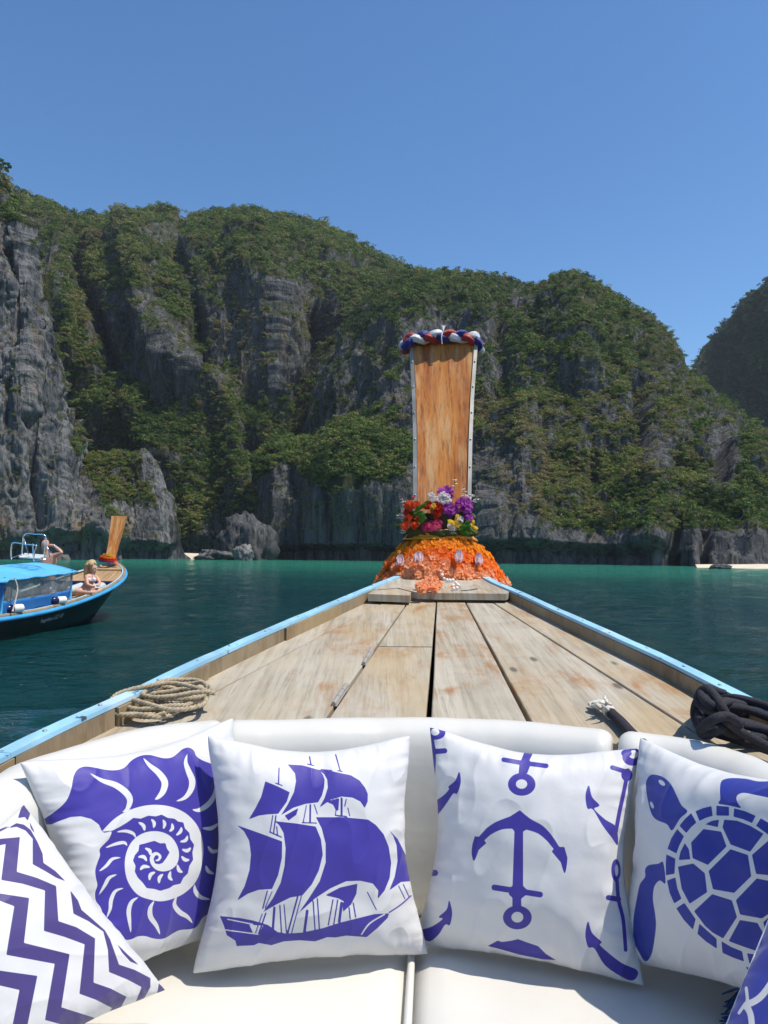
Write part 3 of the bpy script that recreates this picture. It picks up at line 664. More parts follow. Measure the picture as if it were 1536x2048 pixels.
for C, s in ((Lc, 1), (Rc, -1)):
    v, f = rail_strip('gunwale', C[:-5], s, 0.042, 0.012, BLUEP); g = obj('gunwale', v, f, BLUEP, boat)
    # bolts along the blue cap
    mb = MB()
    Cc = cut(C, 1.3, 4.35)
    acc = 0; last = Cc[0]
    for p in Cc:
        acc += np.linalg.norm(p - last); last = p
        if acc > 0.20:
            acc = 0
            t = p - Cc[0]; n = np.array((t[1], -t[0], 0)); n /= np.linalg.norm(n)
            c = p + n * s * (0.020 + 0.006 * math.sin(p[1] * 9)) + np.array((0, 0, 0.001))
            v, f = blob(c, (0.006, 0.006, 0.003), 8, 4); obj('bolt', v, f, SCREW, g, True)
    # inner bulwark boards, butted end to end
    Y = [-1.6, -0.4, 0.7, 1.36, 1.66, 2.0, 2.45, 3.0, 3.55, 4.03] if s > 0 else [-1.6, -0.2, 1.0, 2.3, 4.03]
    for y0, y1 in zip(Y[:-1], Y[1:]):
        yy = np.linspace(y0 + 0.003, y1 - 0.003, 10)
        Cp = np.stack((np.interp(yy, C[:, 1], C[:, 0]), yy, np.interp(yy, C[:, 1], C[:, 2])), 1)
        v, f = rail_strip('bulwark_board', Cp, s, 0.034 + 0.004 * math.sin(y0 * 7), 0.086, SIDEW, 0.012, 0.014)
        obj('bulwark_board', v, f, SIDEW, boat)
    # hull side
    rows = []
    for q, (inn, z) in enumerate(((0.0, None), (-0.03, 0.85), (0.10, 0.45), (0.30, 0.0), (0.55, -0.35))):
        r = []
        for i, p in enumerate(C):
            t = C[min(i + 1, len(C) - 1)] - C[max(i - 1, 0)]; n = np.array((t[1], -t[0], 0)); n /= np.linalg.norm(n)
            fr = sstep(4.6, 2.5, p[1]) * 0.9 + 0.1
            zz = p[2] - 0.02 if z is None else p[2] - 0.02 - (p[2] - z) * (0.75 + 0.25 * fr)
            back = np.array((0, -1, 0)) * (0.0 if z is None else (p[2] - z) * 0.35 * (1 - fr))
            r.append(np.append((p + n * s * inn * fr * 1.0 + n * s * 0.006 + back)[:2], zz))
        rows.append(r)
    link('hull_side', grid_mesh('hull_side', np.array(rows), HULLP), boat)
# deck planks
seams = [  # (near pixel, far pixel) of the joint centre, and gap width near/far in metres
    ((410, 1395), (770, 1204), .008, .006), ((665, 1421), (817, 1203), .010, .007), ((858, 1425), (873, 1203), .016, .007), ((1055, 1437), (930, 1203), .015, .007), ((1390, 1465), (977, 1200), .009, .006)]
SOFA_PX_L = [(-90, 1562), (0, 1520), (100, 1490), (230, 1455), (350, 1436), (450, 1431)]
SOFA_PX_C = [(450, 1431), (600, 1428), (800, 1425), (1000, 1430), (1150, 1442), (1236, 1451)]
SOFA_PX_R = [(1236, 1451), (1320, 1458), (1420, 1474), (1536, 1505), (1640, 1548)]
ST = -0.44                                  # sofa back top, relative to the eye
sofa_back = [np.array((-1.00, 0.5, HW + ST)), np.array((-0.985, 1.0, HW + ST))] + [at_plane(x, y, ST) for x, y in SOFA_PX_L + SOFA_PX_C[1:] + SOFA_PX_R[1:]] + [np.array((1.05, 1.0, HW + ST)), np.array((1.06, 0.5, HW + ST))]
SB = catmull(sofa_back, 8)
def sofa_y(x):
    s = SB[np.abs(SB[:, 1]) > 1.2]
    return float(np.interp(x, s[:, 0], s[:, 1]))
lines = []
for near, far, g0, g1 in seams:
    a, b = on_deck(*near), on_deck(*far); lines.append((a, b, g0, g1))
def on_line(l, y):
    a, b = l[0], l[1]; t = (y - a[1]) / (b[1] - a[1]); p = a + (b - a) * t; p[2] = HW + DA + RB * y; return p
def gap(l, y):
    t = np.clip((y - l[0][1]) / (l[1][1] - l[0][1]), 0, 1); return (l[2] * (1 - t) + l[3] * t) / 2
def edge_pts(kind, side, ys):
    out = []
    for y in ys:
        if kind == 'L': p = np.array((np.interp(y, Lc[:, 1], Lc[:, 0]) + 0.035, y, HW + DA + RB * y))
        elif kind == 'R': p = np.array((np.interp(y, Rc[:, 1], Rc[:, 0]) - 0.035, y, HW + DA + RB * y))
        else:
            l = lines[kind]; p = on_line(l, y); p[0] += gap(l, y) * side + 0.0015 * float(pnoise(y * 5, kind * 3.3, side))
        out.append(p)
    return out
YF = 4.06
def plank(kl, kr, y0l, y0r, y1, lift=0.0, n=10):
    l = edge_pts(kl, 1, np.linspace(y0l, y1, n)); r = edge_pts(kr, -1, np.linspace(y0r, y1, n))
    poly = l + r[::-1]
    poly = [p + np.array((0, 0, lift)) for p in poly]
    v = []; f = []
    ch = 0.003
    # top quads with softened long edges, plus sides
    for a, b in zip(l, r):
        d = (b - a); d /= np.linalg.norm(d)
        up = np.array((0, 0, lift))
        v += [a + up - (0, 0, .03), a + up - (0, 0, ch), a + d * ch + up, b - d * ch + up, b + up - (0, 0, ch), b + up - (0, 0, .03)]
    for i in range(n - 1):
        for k in range(5): f.append((i * 6 + k, i * 6 + k + 1, i * 6 + 7 + k, i * 6 + 6 + k))
    f.append(tuple(range(5, -1, -1))); f.append(tuple((n - 1) * 6 + k for k in range(6)))
    return obj('plank', v, f, DECKW, boat)
def ys_at(k):
    if k == 'L': return 1.45
    if k == 'R': return 1.45
    y = 1.9
    for _ in range(4): y = sofa_y(on_line(lines[k], y)[0]) - 0.02
    return y
ks = ['L', 0, 1, 2, 3, 4, 'R']
for i in range(6):
    kl, kr = ks[i], ks[i + 1]
    lift = (0.0, 0.002, 0.0, 0.003, 0.001, 0.002)[i]
    if i == 2:
        ym = on_deck(810, 1294)[1]
        plank(kl, kr, ys_at(kl), ys_at(kr), ym - 0.002, lift); plank(kl, kr, ym + 0.002, ym + 0.002, YF, lift + 0.002, 6)
    else:
        plank(kl, kr, ys_at(kl), ys_at(kr), YF, lift)
# dark bearers and the hold under the planks
mb = MB()
hold = [np.array((np.interp(y, Lc[:, 1], Lc[:, 0]) + 0.05, y, HW + DA + RB * y - 0.16)) for y in np.linspace(2.25, 4.3, 8)] + [np.array((np.interp(y, Rc[:, 1], Rc[:, 0]) - 0.05, y, HW + DA + RB * y - 0.16)) for y in np.linspace(4.3, 2.25, 8)]
v, f = prism(hold, 0.05); obj('hold_floor', v, f, DARKW, boat)
# crossbeam boards at the bow
def raised(pix, up): return [on_deck(x, y, up) for x, y in pix]
UP = 0.052
wedge = raised([(736, 1188), (746, 1181), (796, 1177.5), (822, 1184), (820, 1191)], UP)
v, f = prism(wedge, 0.036); obj('foredeck_board', v, f, DECKW, boat)
main = raised([(748, 1179.5), (797, 1175.5), (812, 1180), (834, 1184.5), (870, 1186), (898, 1186.5), (922, 1186.5), (1012, 1187.5), (1020, 1183), (972, 1158), (955, 1147), (804, 1147), (788, 1156)], UP)
v, f = prism(main, 0.034); obj('foredeck_board', v, f, DECKW, boat)
s0 = raised([(922, 1180.5), (940, 1179.2), (954, 1176.5), (957, 1178), (942, 1180.8), (924, 1182)], UP + 0.0006)
obj('crack', s0, [tuple(range(6))], DARKW, boat)
beam = raised([(733, 1194), (818, 1196), (905, 1197), (1016, 1195), (1008, 1187), (745, 1187)], 0.018)
v, f = prism(beam, 0.05); obj('crossbeam', v, f, SIDEW, boat)
# hatch hinges
for (a, b) in (((727, 1327), (744, 1297)), ((667, 1408), (693, 1369))):
    A, B = on_deck(*a, 0.008), on_deck(*b, 0.008)
    mbh = MB(); mbh.tube([A, A + (B - A) * .32], .0068, 8); mbh.tube([A + (B - A) * .335, A + (B - A) * .66], .0068, 8); mbh.tube([A + (B - A) * .675, B], .0068, 8)
    d = Vector((B - A)); d.normalize(); nrm = Vector((0, -RB, 1)).normalized(); sd = d.cross(nrm)
    Mx = Matrix((sd, d, nrm)).transposed()
    mbh.box((A + B) / 2 - np.array((0, 0, .0075)), (0.018, (Vector(B - A)).length * .96, 0.002), Mx)
    mbh.build('hinge', METAL, boat)
# bow post: raked board with metal edging
def post(px0, px1, py): return None
PB, PT = at_y(884, 1010, 4.62), at_y(887, 672, 5.06)
BOTTOM_EXT = PB + (PB - PT) * 0.16
ax = PT - PB; H = np.linalg.norm(ax); ax /= H
side = np.array((math.cos(math.radians(3)), -math.sin(math.radians(3)), 0)); nrm = np.cross(side, ax); nrm /= np.linalg.norm(nrm)   # nrm points at the viewer?
if nrm[1] > 0: nrm = -nrm
def post_w(t):      # half width of the wooden board, metres, t=0 bottom .. 1 top
    return np.interp(t, [-0.2, 0.0, 0.35, 0.6, 0.85, 1.0], [0.150, 0.153, 0.164, 0.178, 0.200, 0.214])
ts = np.linspace(-0.16, 1.0, 18)
v = []; f = []
TH = 0.06
for t in ts:
    c = PB + ax * H * t; w = post_w(t)
    bow = -0.010 * (1 - 0)  # slightly hollow face
    for k in (-1, -.5, 0, .5, 1): v.append(c + side * w * k + nrm * (TH / 2 - 0.004 * (1 - k * k)))
    for k in (1, 0, -1): v.append(c + side * w * k - nrm * TH / 2)
for i in range(len(ts) - 1):
    for k in range(8): f.append((i * 8 + k, i * 8 + (k + 1) % 8, i * 8 + 8 + (k + 1) % 8, i * 8 + 8 + k))
f += [tuple(range(7, -1, -1)), tuple((len(ts) - 1) * 8 + k for k in range(8))]
bow_post = obj('bow_post', v, f, POSTW, boat)
for s in (-1, 1):
    v = []; f = []
    for t in ts:
        c = PB + ax * H * t; w = post_w(t) * s
        q0 = w + 0.003 * s; q1 = w + 0.027 * s
        for (k, h) in ((q0, TH / 2 + .008), (q1, TH / 2 + .004), (q1, -TH / 2 - .004), (q0, -TH / 2 - .004)): v.append(c + side * k + nrm * h)
    for i in range(len(ts) - 1):
        for k in range(4): f.append((i * 4 + k, i * 4 + (k + 1) % 4, i * 4 + 4 + (k + 1) % 4, i * 4 + 4 + k))
    f += [(3, 2, 1, 0), tuple((len(ts) - 1) * 4 + k for k in range(4))]
    st = obj('metal_edging', v, f, METAL, bow_post)
    for t in np.arange(0.04, 0.99, 0.155):
        c = PB + ax * H * t + side * (post_w(t) + 0.015) * s + nrm * (TH / 2 + 0.0075)
        vv, ff = blob(c, (0.006, 0.006, 0.006), 8, 4)
        obj('screw', vv, ff, SCREW, bow_post, True)
# stem block inside the garlands
v, f = tube([STEM + np.array((0, 0.05, -1.3)), STEM + np.array((0, 0.1, -0.4)), PB + np.array((0, .02, -.25)), PB - np.array((0, 0, 0.05))], [0.10, 0.13, 0.15, 0.13], 12)
obj('stem', v, f, DARKW, boat, True)
# floor of the cockpit
v, f = prism([np.array((-0.95, -1.6, .40)), np.array((1.05, -1.6, .40)), np.array((1.0, 1.0, .40)), np.array((.8, 2.0, .40)), np.array((-.65, 2.0, .40)), np.array((-0.9, 1.0, .40))], .03)
obj('cockpit_floor', v, f, DARKW, boat)

# ------------------------------------------------------------------ sofa
def vinyl():
    t = NT('cream_vinyl'); co = t.coord('World')
    c = t.mix(t.rng(t.noise(co, 2.5, 4), 0.3, 0.75), (0.605, 0.59, 0.535), (0.65, 0.635, 0.59))
    c = t.mix(t.rng(t.noise(co, 26, 5, 0.7), 0.70, 0.78, 0, 0.45), c, (0.42, 0.37, 0.29))
    h = t.math('ADD', t.math('MULTIPLY', t.noise(co, 9, 3), 1.0), t.math('MULTIPLY', t.noise(co, 420, 2), 0.03))
    return t.fin(c, 0.38, t.bump(h, 0.25, 0.008), 0, 0.4)
VINYL = vinyl()
sofa = thing('sofa', 'curved cream vinyl sofa built into the bow cockpit, in front of the plank deck', 'sofa', (0.05, 1.5, 0.5))
LEN = np.concatenate(([0], np.cumsum(np.linalg.norm(np.diff(SB, axis=0), axis=1))))
def sb_at(s):
    p = np.array([np.interp(s, LEN, SB[:, k]) for k in range(3)])
    q = np.array([np.interp(s + .02, LEN, SB[:, k]) - np.interp(s - .02, LEN, SB[:, k]) for k in range(3)])
    n = np.array((q[1], -q[0], 0)); return p, n / np.linalg.norm(n)       # n points into the cockpit
def s_of_px(px):
    P = proj(SB); return float(np.interp(px, P[:, 0], LEN))
SEAT = -0.90
def back_section(s0, s1, top_wob=0.0):
    T = 0.135
    prof = []   # (inward, z relative to seat..top) round-topped bolster
    top, bot, r = ST, SEAT - 0.03, 0.06
    prof.append((T - 0.01, bot))
    for z in np.linspace(bot + .02, top - r, 9): prof.append((T + 0.012 * math.sin(math.pi * (z - bot) / (top - bot)), z))
    for a in np.linspace(0, math.pi, 13)[1:]:
        prof.append((T / 2 + 0.012 * 0 + (T / 2) * math.cos(a) * 1.0, top - r + r * math.sin(a)))
    prof.append((0.0, bot))
    ss = np.concatenate((s0 + 0.028 * (1 - np.cos(np.linspace(0, math.pi / 2, 6))), np.linspace(s0 + .045, s1 - .045, 36), s1 - 0.028 * (1 - np.cos(np.linspace(math.pi / 2, 0, 6)))))
    G = []
    for s in ss:
        p, n = sb_at(s)
        e = min(s - s0, s1 - s) / 0.028
        k = math.sqrt(max(0, 1 - (1 - min(e, 1)) ** 2))
        row = []
        for (i, z) in prof:
            cz = (top + bot) / 2; ci = T / 2
            ii = ci + (i - ci) * (0.62 + 0.38 * k); zz = cz + (z - cz) * (0.90 + 0.10 * k)
            wv = 0.0035 * float(pnoise(s * 5, z * 7, 1.0)) + 0.002 * float(pnoise(s * 16, z * 5, 2.0))
            row.append(p * (1, 1, 0) + n * (ii + wv) + np.array((0, 0, HW + zz + wv)))
        G.append(row)
    G = np.array(G)
    me = grid_mesh('back_cushion', G, VINYL, closed_u=True)
    bm = bmesh.new(); bm.from_mesh(me)
    bm.verts.ensure_lookup_table(); n = G.shape[1]
    bm.faces.new([bm.verts[k] for k in range(n)]); bm.faces.new([bm.verts[(G.shape[0] - 1) * n + k] for k in range(n - 1, -1, -1)])
    bmesh.ops.recalc_face_normals(bm, faces=bm.faces); bm.to_mesh(me); bm.free()
    return link('back_cushion', me, sofa)
sL, sR = s_of_px(452), s_of_px(1236)
back_section(0.02, sL - 0.004); back_section(sL + 0.004, sR - 0.006); back_section(sR + 0.006, LEN[-1] - 0.02)
# seat cushions
SEAM = [(at_plane(815, 2048, SEAT)), at_plane(832, 1742, SEAT)]
def seam_x(y): return SEAM[0][0] + (SEAM[1][0] - SEAM[0][0]) * (y - SEAM[0][1]) / (SEAM[1][1] - SEAM[0][1])
def seat(sgn):
    s_mid = None
    nu, nv = 44, 40
    P = proj(SB)
    sm = float(np.interp(seam_x(2.0), SB[20:-20, 0], LEN[20:-20]))
    s_end = 0.05 if sgn < 0 else LEN[-1] - 0.05
    G = np.zeros((nv, nu, 3))
    for i, a in enumerate(np.linspace(0, 1, nu)):
        p, n = sb_at(sm + (s_end - sm) * a); bk = p + n * 0.12
        for j, b in enumerate(np.linspace(0, 1, nv)):
            y = 0.35 + (bk[1] - 0.35) * b
            x0 = seam_x(y) + 0.007 * sgn; x1 = bk[0]
            fx = (np.sign(sgn) * 0.95) * a
            x = (x0 * 0 + seam_x(0.35) + 0.007 * sgn + fx) * (1 - b) + (bk[0] + (0.007 * sgn if i == 0 else 0)) * b
            e = min(a / 0.05, 1) ; e2 = 1.0
            edge = math.sqrt(1 - (1 - e) ** 2)
            wv = 0.004 * float(pnoise(x * 3.2, y * 3.2, 4.0)) + 0.0015 * float(pnoise(x * 11, y * 9, 2.0))
            G[j, i] = (x, y, HW + SEAT - 0.028 * (1 - edge) + wv - 0.01 * b ** 8)
    low = G[:, :1].copy(); low[..., 2] -= 0.10
    G = np.concatenate((low, G), 1)
    lowf = G[:1].copy(); lowf[..., 2] -= 0.3
    G = np.concatenate((lowf, G), 0)
    return link('seat_cushion', grid_mesh('seat_cushion', G, VINYL), sofa)
seat(-1); seat(1)
yy = np.linspace(0.36, 2.02, 24)
v, f = tube([(seam_x(y), y, HW + SEAT - 0.010) for y in yy], 0.0085, 8); obj('piping', v, f, VINYL, sofa, True)
# ------------------------------------------------------------------ printed cushions
def print_mat(name, ink, shiny=0.55):
    t = NT(name); co = t.coord('Object')
    sd = t.attr('ink_edge')
    k = t.rng(sd, 0.5, -0.5)
    wv = t.noise(t.coord('Object'), 900, 2)
    white = t.mix(t.noise(co, 6, 3), (0.585, 0.58, 0.575), (0.63, 0.625, 0.62))
    inkc = t.mix(t.noise(co, 4, 3), tuple(q * 0.9 for q in ink), tuple(q * 1.12 for q in ink))
    c = t.mix(k, white, inkc)
    w = t.noise(t.coord('Object', (1, 1, 1)), 22, 4, 0.55, 0.3)
    return t.fin(c, shiny, t.bump(t.math('ADD', t.math('MULTIPLY', wv, 0.02), w), 0.12, 0.010), 0, 0.35, Sheen_Weight=0.15)
INK = (0.042, 0.030, 0.27); INK2 = (0.055, 0.038, 0.165); INK3 = (0.017, 0.030, 0.27)
def shapes_sd(P, shapes, off, k):
    d = np.full(len(P), 30.0)
    for sh in shapes:
        kind = sh[0]; neg = kind.startswith('-'); kind = kind.lstrip('-')
        if kind in 'PC':
            pts = np.array(sh[1], float) / k + np.array(off)
            if kind == 'C': pts = catmull(pts, 4, True)
            e = sd_poly(P, pts)
        elif kind in 'ST':
            pts = np.array(sh[1], float) / k + np.array(off)
            if len(pts) > 2: pts = catmull(pts, 4)
            e = sd_line(P, pts, max(sh[2] / k, 2.3), kind == 'T')
        else:
            e = sd_ell(P, np.array(sh[1]) / k + np.array(off), sh[2] / k, sh[3] / k, sh[4] if len(sh) > 4 else 0)
        d = np.maximum(d, -e) if neg else np.minimum(d, e)
    return np.clip(d, -8, 8)
def cushion(label, corners, shapes, off, k, mat, N=200, T=0.085, pinch=0.15, seed=0, group='printed cushions on the cream sofa', wr=1.0):
    TL, TR, BR, BL = [np.array(c, float) for c in corners]
    u = np.linspace(0, 1, N); U, V = np.meshgrid(u, u)
    a, b = 2 * U - 1, 2 * V - 1
    pu = pinch * np.cos(np.pi * b / 2) ** 1.3 * np.abs(a) ** 3
    pv = pinch * np.cos(np.pi * a / 2) ** 1.3 * np.abs(b) ** 3
    wob = 0.006 * pnoise(b * 4, seed, 0.0 + np.sign(a)) ; wob2 = 0.006 * pnoise(a * 4, seed + 5, np.sign(b))
    A = a * (1 - pu) + wob * np.abs(a) ** 6; B = b * (1 - pv * np.where(b > 0, 0.4, 1.0)) + wob2 * np.abs(b) ** 6
    Uu, Vv = (A + 1) / 2, (B + 1) / 2
    base = (TL * ((1 - Uu) * (1 - Vv))[..., None] + TR * (Uu * (1 - Vv))[..., None] + BL * ((1 - Uu) * Vv)[..., None] + BR * (Uu * Vv)[..., None])
    n = np.cross(TR - TL + BR - BL, TL - BL + TR - BR); n /= np.linalg.norm(n)
    if n @ (CAMP - (TL + BR) / 2) < 0: n = -n
    env = ((1 - np.abs(a) ** 2.4) * (1 - np.abs(b) ** 2.4)) ; h = T * env ** 0.52
    # creases running in from the corners and the seams
    edge = np.exp(-((1 - np.maximum(np.abs(a), np.abs(b))) / 0.22))
    cr = pnoise(a * 9 + seed, b * 2.2, 0.7) * np.exp(-(1 - np.abs(b)) / 0.16) + pnoise(b * 9 + seed, a * 2.2, 3.7) * np.exp(-(1 - np.abs(a)) / 0.16)
    soft = fbm(a * 1.8 + seed * 2.2, b * 1.8, seed, 2)
    diag = pnoise((a - b) * 3.5 + seed, (a + b) * 0.9, 5.5) + pnoise((a + b) * 3.5 + seed, (a - b) * 0.9, 7.5)
    fold = (1 - np.abs(pnoise((a + 0.35 * b) * 3.0 + seed * 3.1, (b - 0.3 * a) * 1.2, 1.7)) * 2) ** 3
    puck = pnoise(a * 17 + seed, b * 3.0, 9.7) * np.exp(-(1 - np.abs(b)) / 0.09) + pnoise(b * 17 + seed, a * 3.0, 6.7) * np.exp(-(1 - np.abs(a)) / 0.09)
    rel = env ** 0.35 * (0.015 * cr + 0.008 * puck + 0.007 * soft + 0.0040 * diag * (edge + 0.15) * 2 + 0.0085 * fold * (0.25 + edge)) * wr
    Gf = base + n * (h + rel)[..., None]
    Gb = base - n * (0.75 * h)[..., None]
    Q = proj(Gf.reshape(-1, 3))
    sd = shapes_sd(Q, shapes, off, k).reshape(N, N)
    st = 4
    ib = np.unique(np.concatenate((np.arange(0, N, st), [N - 1])))
    me = grid_mesh('cushion', Gf, mat, attrs={'ink_edge': sd})
    bm = bmesh.new(); bm.from_mesh(me); lay = bm.verts.layers.float['ink_edge']; bm.verts.ensure_lookup_table()
    # back, sharing the seam
    vid = {}
    for i in range(N):
        for j in range(N):
            if i in (0, N - 1) or j in (0, N - 1): vid[i, j] = bm.verts[i * N + j]
    ibs = ib.tolist()
    for i in ibs[1:-1]:
        for j in ibs[1:-1]:
            vv = bm.verts.new(Gb[i, j]); vv[lay] = 8.0; vid[i, j] = vv
    for i0, i1 in zip(ibs[:-1], ibs[1:]):
        for j0, j1 in zip(ibs[:-1], ibs[1:]):
            lo = []
            if i0 == 0: lo += [vid[0, j] for j in range(j0, j1 + 1)]
            else: lo += [vid[i0, j0], vid[i0, j1]]
            if j1 == N - 1: lo += [vid[i, j1] for i in range(i0 + 1, i1 + 1)]
            else: lo += [vid[i1, j1]]
            if i1 == N - 1: lo += [vid[i1, j] for j in range(j1 - 1, j0 - 1, -1)]
            else: lo += [vid[i1, j0]]
            if j0 == 0: lo += [vid[i, 0] for i in range(i1 - 1, i0, -1)]
            fc = bm.faces.new(lo[::-1]); fc.smooth = True
    bmesh.ops.recalc_face_normals(bm, faces=bm.faces)
    bm.to_mesh(me); bm.free()
    o = link('cushion', me); tag(o, label, 'cushion', group)
    # seam piping
    rim = [base[0, j] for j in range(N)] + [base[i, N - 1] for i in range(1, N)] + [base[N - 1, j] for j in range(N - 2, -1, -1)] + [base[i, 0] for i in range(N - 2, 0, -1)]
    return o
MI = print_mat('blue_print_cotton', INK); MI2 = print_mat('violet_print_cotton', INK2); MI3 = print_mat('deep_blue_print_cotton', INK3)

SHELL = [('P', catmull([(290, 630), (370, 575), (440, 510), (475, 430), (490, 350), (515, 300), (560, 278), (620, 282), (700, 298), (770, 302), (830, 285), (880, 235), (940, 205), (1000, 200), (1050, 212), (1100, 222), (1150, 215), (1190, 185), (1220, 160), (1260, 150), (1295, 170), (1310, 205), (1350, 235), (1420, 262), (1500, 300), (1530, 400), (1545, 600), (1550, 800), (1530, 1000), (1480, 1150), (1440, 1240), (1395, 1260), (1350, 1290), (1320, 1340), (1280, 1362), (1200, 1370), (1150, 1395), (1110, 1420), (1070, 1430), (1020, 1425), (970, 1410), (920, 1412), (880, 1430), (840, 1435), (820, 1415), (800, 1380), (770, 1360), (720, 1345), (690, 1310), (685, 1260), (670, 1215), (640, 1175), (635, 1120), (650, 1070), (640, 1020), (636, 970), (650, 920), (668, 870), (665, 830), (700, 790), (728, 760), (745, 712), (700, 720), (680, 712)], 3).tolist() + [(660, 665), (610, 628), (540, 610), (470, 615), (400, 640), (340, 665), (308, 664)]),
    ('-P', catmull([(680, 712), (760, 630), (850, 575), (950, 542), (1050, 533), (1150, 548), (1240, 590), (1310, 660), (1345, 740), (1358, 830), (1350, 920), (1330, 1000), (1290, 1070), (1220, 1130), (1140, 1165), (1070, 1177), (1000, 1165), (930, 1140), (880, 1090), (845, 1020), (833, 930), (845, 850), (880, 780), (940, 730), (1010, 710), (1080, 715), (1140, 745), (1180, 800), (1195, 860), (1185, 920), (1150, 960), (1100, 977), (1050, 970), (1015, 940), (1000, 900), (1010, 865), (1040, 848), (1070, 862), (1078, 885), (1060, 908), (1040, 908)], 4).tolist() +
     [(1036, 900), (1052, 898), (1062, 882), (1052, 868), (1036, 872), (1025, 895), (1035, 925), (1060, 930), (1085, 922), (1110, 890), (1133, 850), (1115, 825), (1105, 788), (1070, 790), (1030, 773), (970, 790), (930, 800), (925, 840), (900, 870), (888, 905), (905, 940), (900, 980), (920, 1020), (950, 1050), (980, 1090), (1030, 1095), (1070, 1108), (1130, 1090), (1160, 1070), (1205, 1060), (1225, 1020), (1255, 990), (1265, 940), (1290, 900), (1285, 850), (1297, 800), (1270, 760), (1265, 720), (1235, 690), (1225, 650), (1190, 645), (1165, 625), (1120, 620), (1080, 598), (1040, 610), (990, 605), (940, 625), (890, 620), (850, 650), (800, 680), (750, 705)])]
for pts, w in [([(605, 325), (680, 370), (770, 400), (840, 450), (868, 500), (850, 560), (820, 580)], 44), ([(958, 222), (1000, 270), (1060, 320), (1100, 380), (1090, 440), (1060, 480), (1035, 498)], 44), ([(1250, 195), (1240, 250), (1260, 310), (1283, 370), (1275, 430), (1235, 485), (1175, 510)], 42),
               ([(1440, 400), (1430, 470), (1390, 530), (1330, 568), (1285, 565)], 34), ([(1462, 655), (1410, 690), (1350, 688)], 26), ([(1475, 830), (1420, 845), (1388, 808)], 26), ([(1430, 995), (1390, 975), (1375, 938)], 24), ([(1405, 1165), (1340, 1150), (1305, 1110), (1300, 1068)], 30),
               ([(1180, 1145), (1165, 1200), (1200, 1250), (1250, 1280), (1285, 1322)], 34), ([(1030, 1175), (1005, 1220), (1005, 1280), (1045, 1340), (1068, 1400)], 34), ([(925, 1150), (880, 1180), (860, 1240), (865, 1310), (875, 1390)], 30), ([(828, 1088), (770, 1110), (742, 1170), (735, 1230), (710, 1292)], 26),
               ([(782, 998), (730, 1020), (700, 1070), (660, 1135)], 24), ([(805, 885), (750, 895), (710, 940), (658, 980)], 22), ([(848, 808), (830, 785), (770, 795), (700, 822)], 22), ([(775, 715), (840, 708), (890, 725), (905, 752)], 22),
               ([(925, 650), (958, 672), (965, 708)], 24), ([(1010, 628), (1030, 655), (1025, 688)], 22), ([(1088, 632), (1100, 660), (1090, 695)], 22), ([(1148, 655), (1152, 690), (1130, 712)], 22), ([(1212, 682), (1205, 712), (1175, 738)], 22), ([(1252, 738), (1240, 770), (1200, 780)], 22),
               ([(1275, 818), (1250, 840), (1215, 830)], 24), ([(1265, 900), (1235, 900), (1212, 875)], 24), ([(1220, 983), (1195, 970), (1185, 932)], 24), ([(1152, 1038), (1132, 1015), (1140, 975)], 24), ([(1062, 1058), (1065, 1020), (1090, 995)], 24), ([(998, 1038), (1005, 1000), (1038, 982)], 24), ([(935, 970), (960, 945), (1003, 950)], 24), ([(922, 882), (960, 880), (980, 910)], 24), ([(968, 822), (1000, 840), (1003, 870)], 24)]:
    SHELL.append(('-T', pts, w))

SHIP = [('P', p) for p in (
    [(482, 360), (560, 392), (638, 430), (620, 490), (565, 568), (500, 572), (440, 580), (375, 605), (420, 530), (455, 460)],
    [(625, 252), (720, 258), (828, 288), (852, 320), (862, 350), (858, 400), (845, 450), (820, 495), (740, 505), (660, 530), (580, 580), (625, 510), (665, 430), (678, 360), (672, 310)],
    [(820, 285), (920, 298), (1030, 322), (1085, 355), (1120, 400), (1138, 440), (1137, 490), (1118, 532), (1090, 490), (1040, 465), (970, 458), (900, 478), (825, 532), (860, 470), (882, 400), (878, 350), (858, 315)],
    [(298, 640), (440, 690), (590, 745), (588, 850), (565, 960), (525, 1050), (440, 1055), (370, 1080), (300, 1125), (350, 1030), (380, 930), (390, 830), (378, 740), (345, 680)],
    [(540, 615), (680, 630), (805, 650), (838, 730), (850, 830), (825, 930), (780, 1020), (720, 1090), (640, 1105), (550, 1150), (465, 1200), (530, 1110), (580, 1010), (605, 900), (612, 790), (598, 690), (570, 640)],
    [(805, 590), (980, 590), (1140, 605), (1190, 640), (1240, 700), (1272, 780), (1288, 880), (1278, 980), (1245, 1060), (1200, 1115), (1205, 1060), (1170, 1015), (1090, 997), (1000, 1000), (900, 1045), (800, 1110), (690, 1210), (760, 1110), (830, 1000), (868, 880), (868, 760), (842, 660)],
    [(1268, 665), (1330, 730), (1380, 830), (1405, 930), (1410, 1000), (1350, 1005), (1275, 1060), (1310, 970), (1328, 870), (1322, 770), (1300, 710)],
    [(870, 490), (955, 468), (950, 545), (935, 550), (915, 510)], [(605, 580), (695, 530), (680, 575), (630, 612)],
    [(865, 1090), (960, 1040), (1072, 1015), (1065, 1080), (1030, 1150), (980, 1195), (975, 1150), (985, 1130), (950, 1110)],
    [(190, 1222), (320, 1235), (400, 1250), (500, 1280), (560, 1325), (620, 1335), (720, 1328), (850, 1300), (960, 1265), (1080, 1235), (1180, 1210), (1275, 1205), (1265, 1235), (1200, 1300), (1130, 1358), (1000, 1348), (930, 1360), (880, 1358), (800, 1385), (700, 1378), (600, 1385), (520, 1410), (440, 1395), (410, 1410), (298, 1415), (290, 1380), (235, 1345), (215, 1280)])]
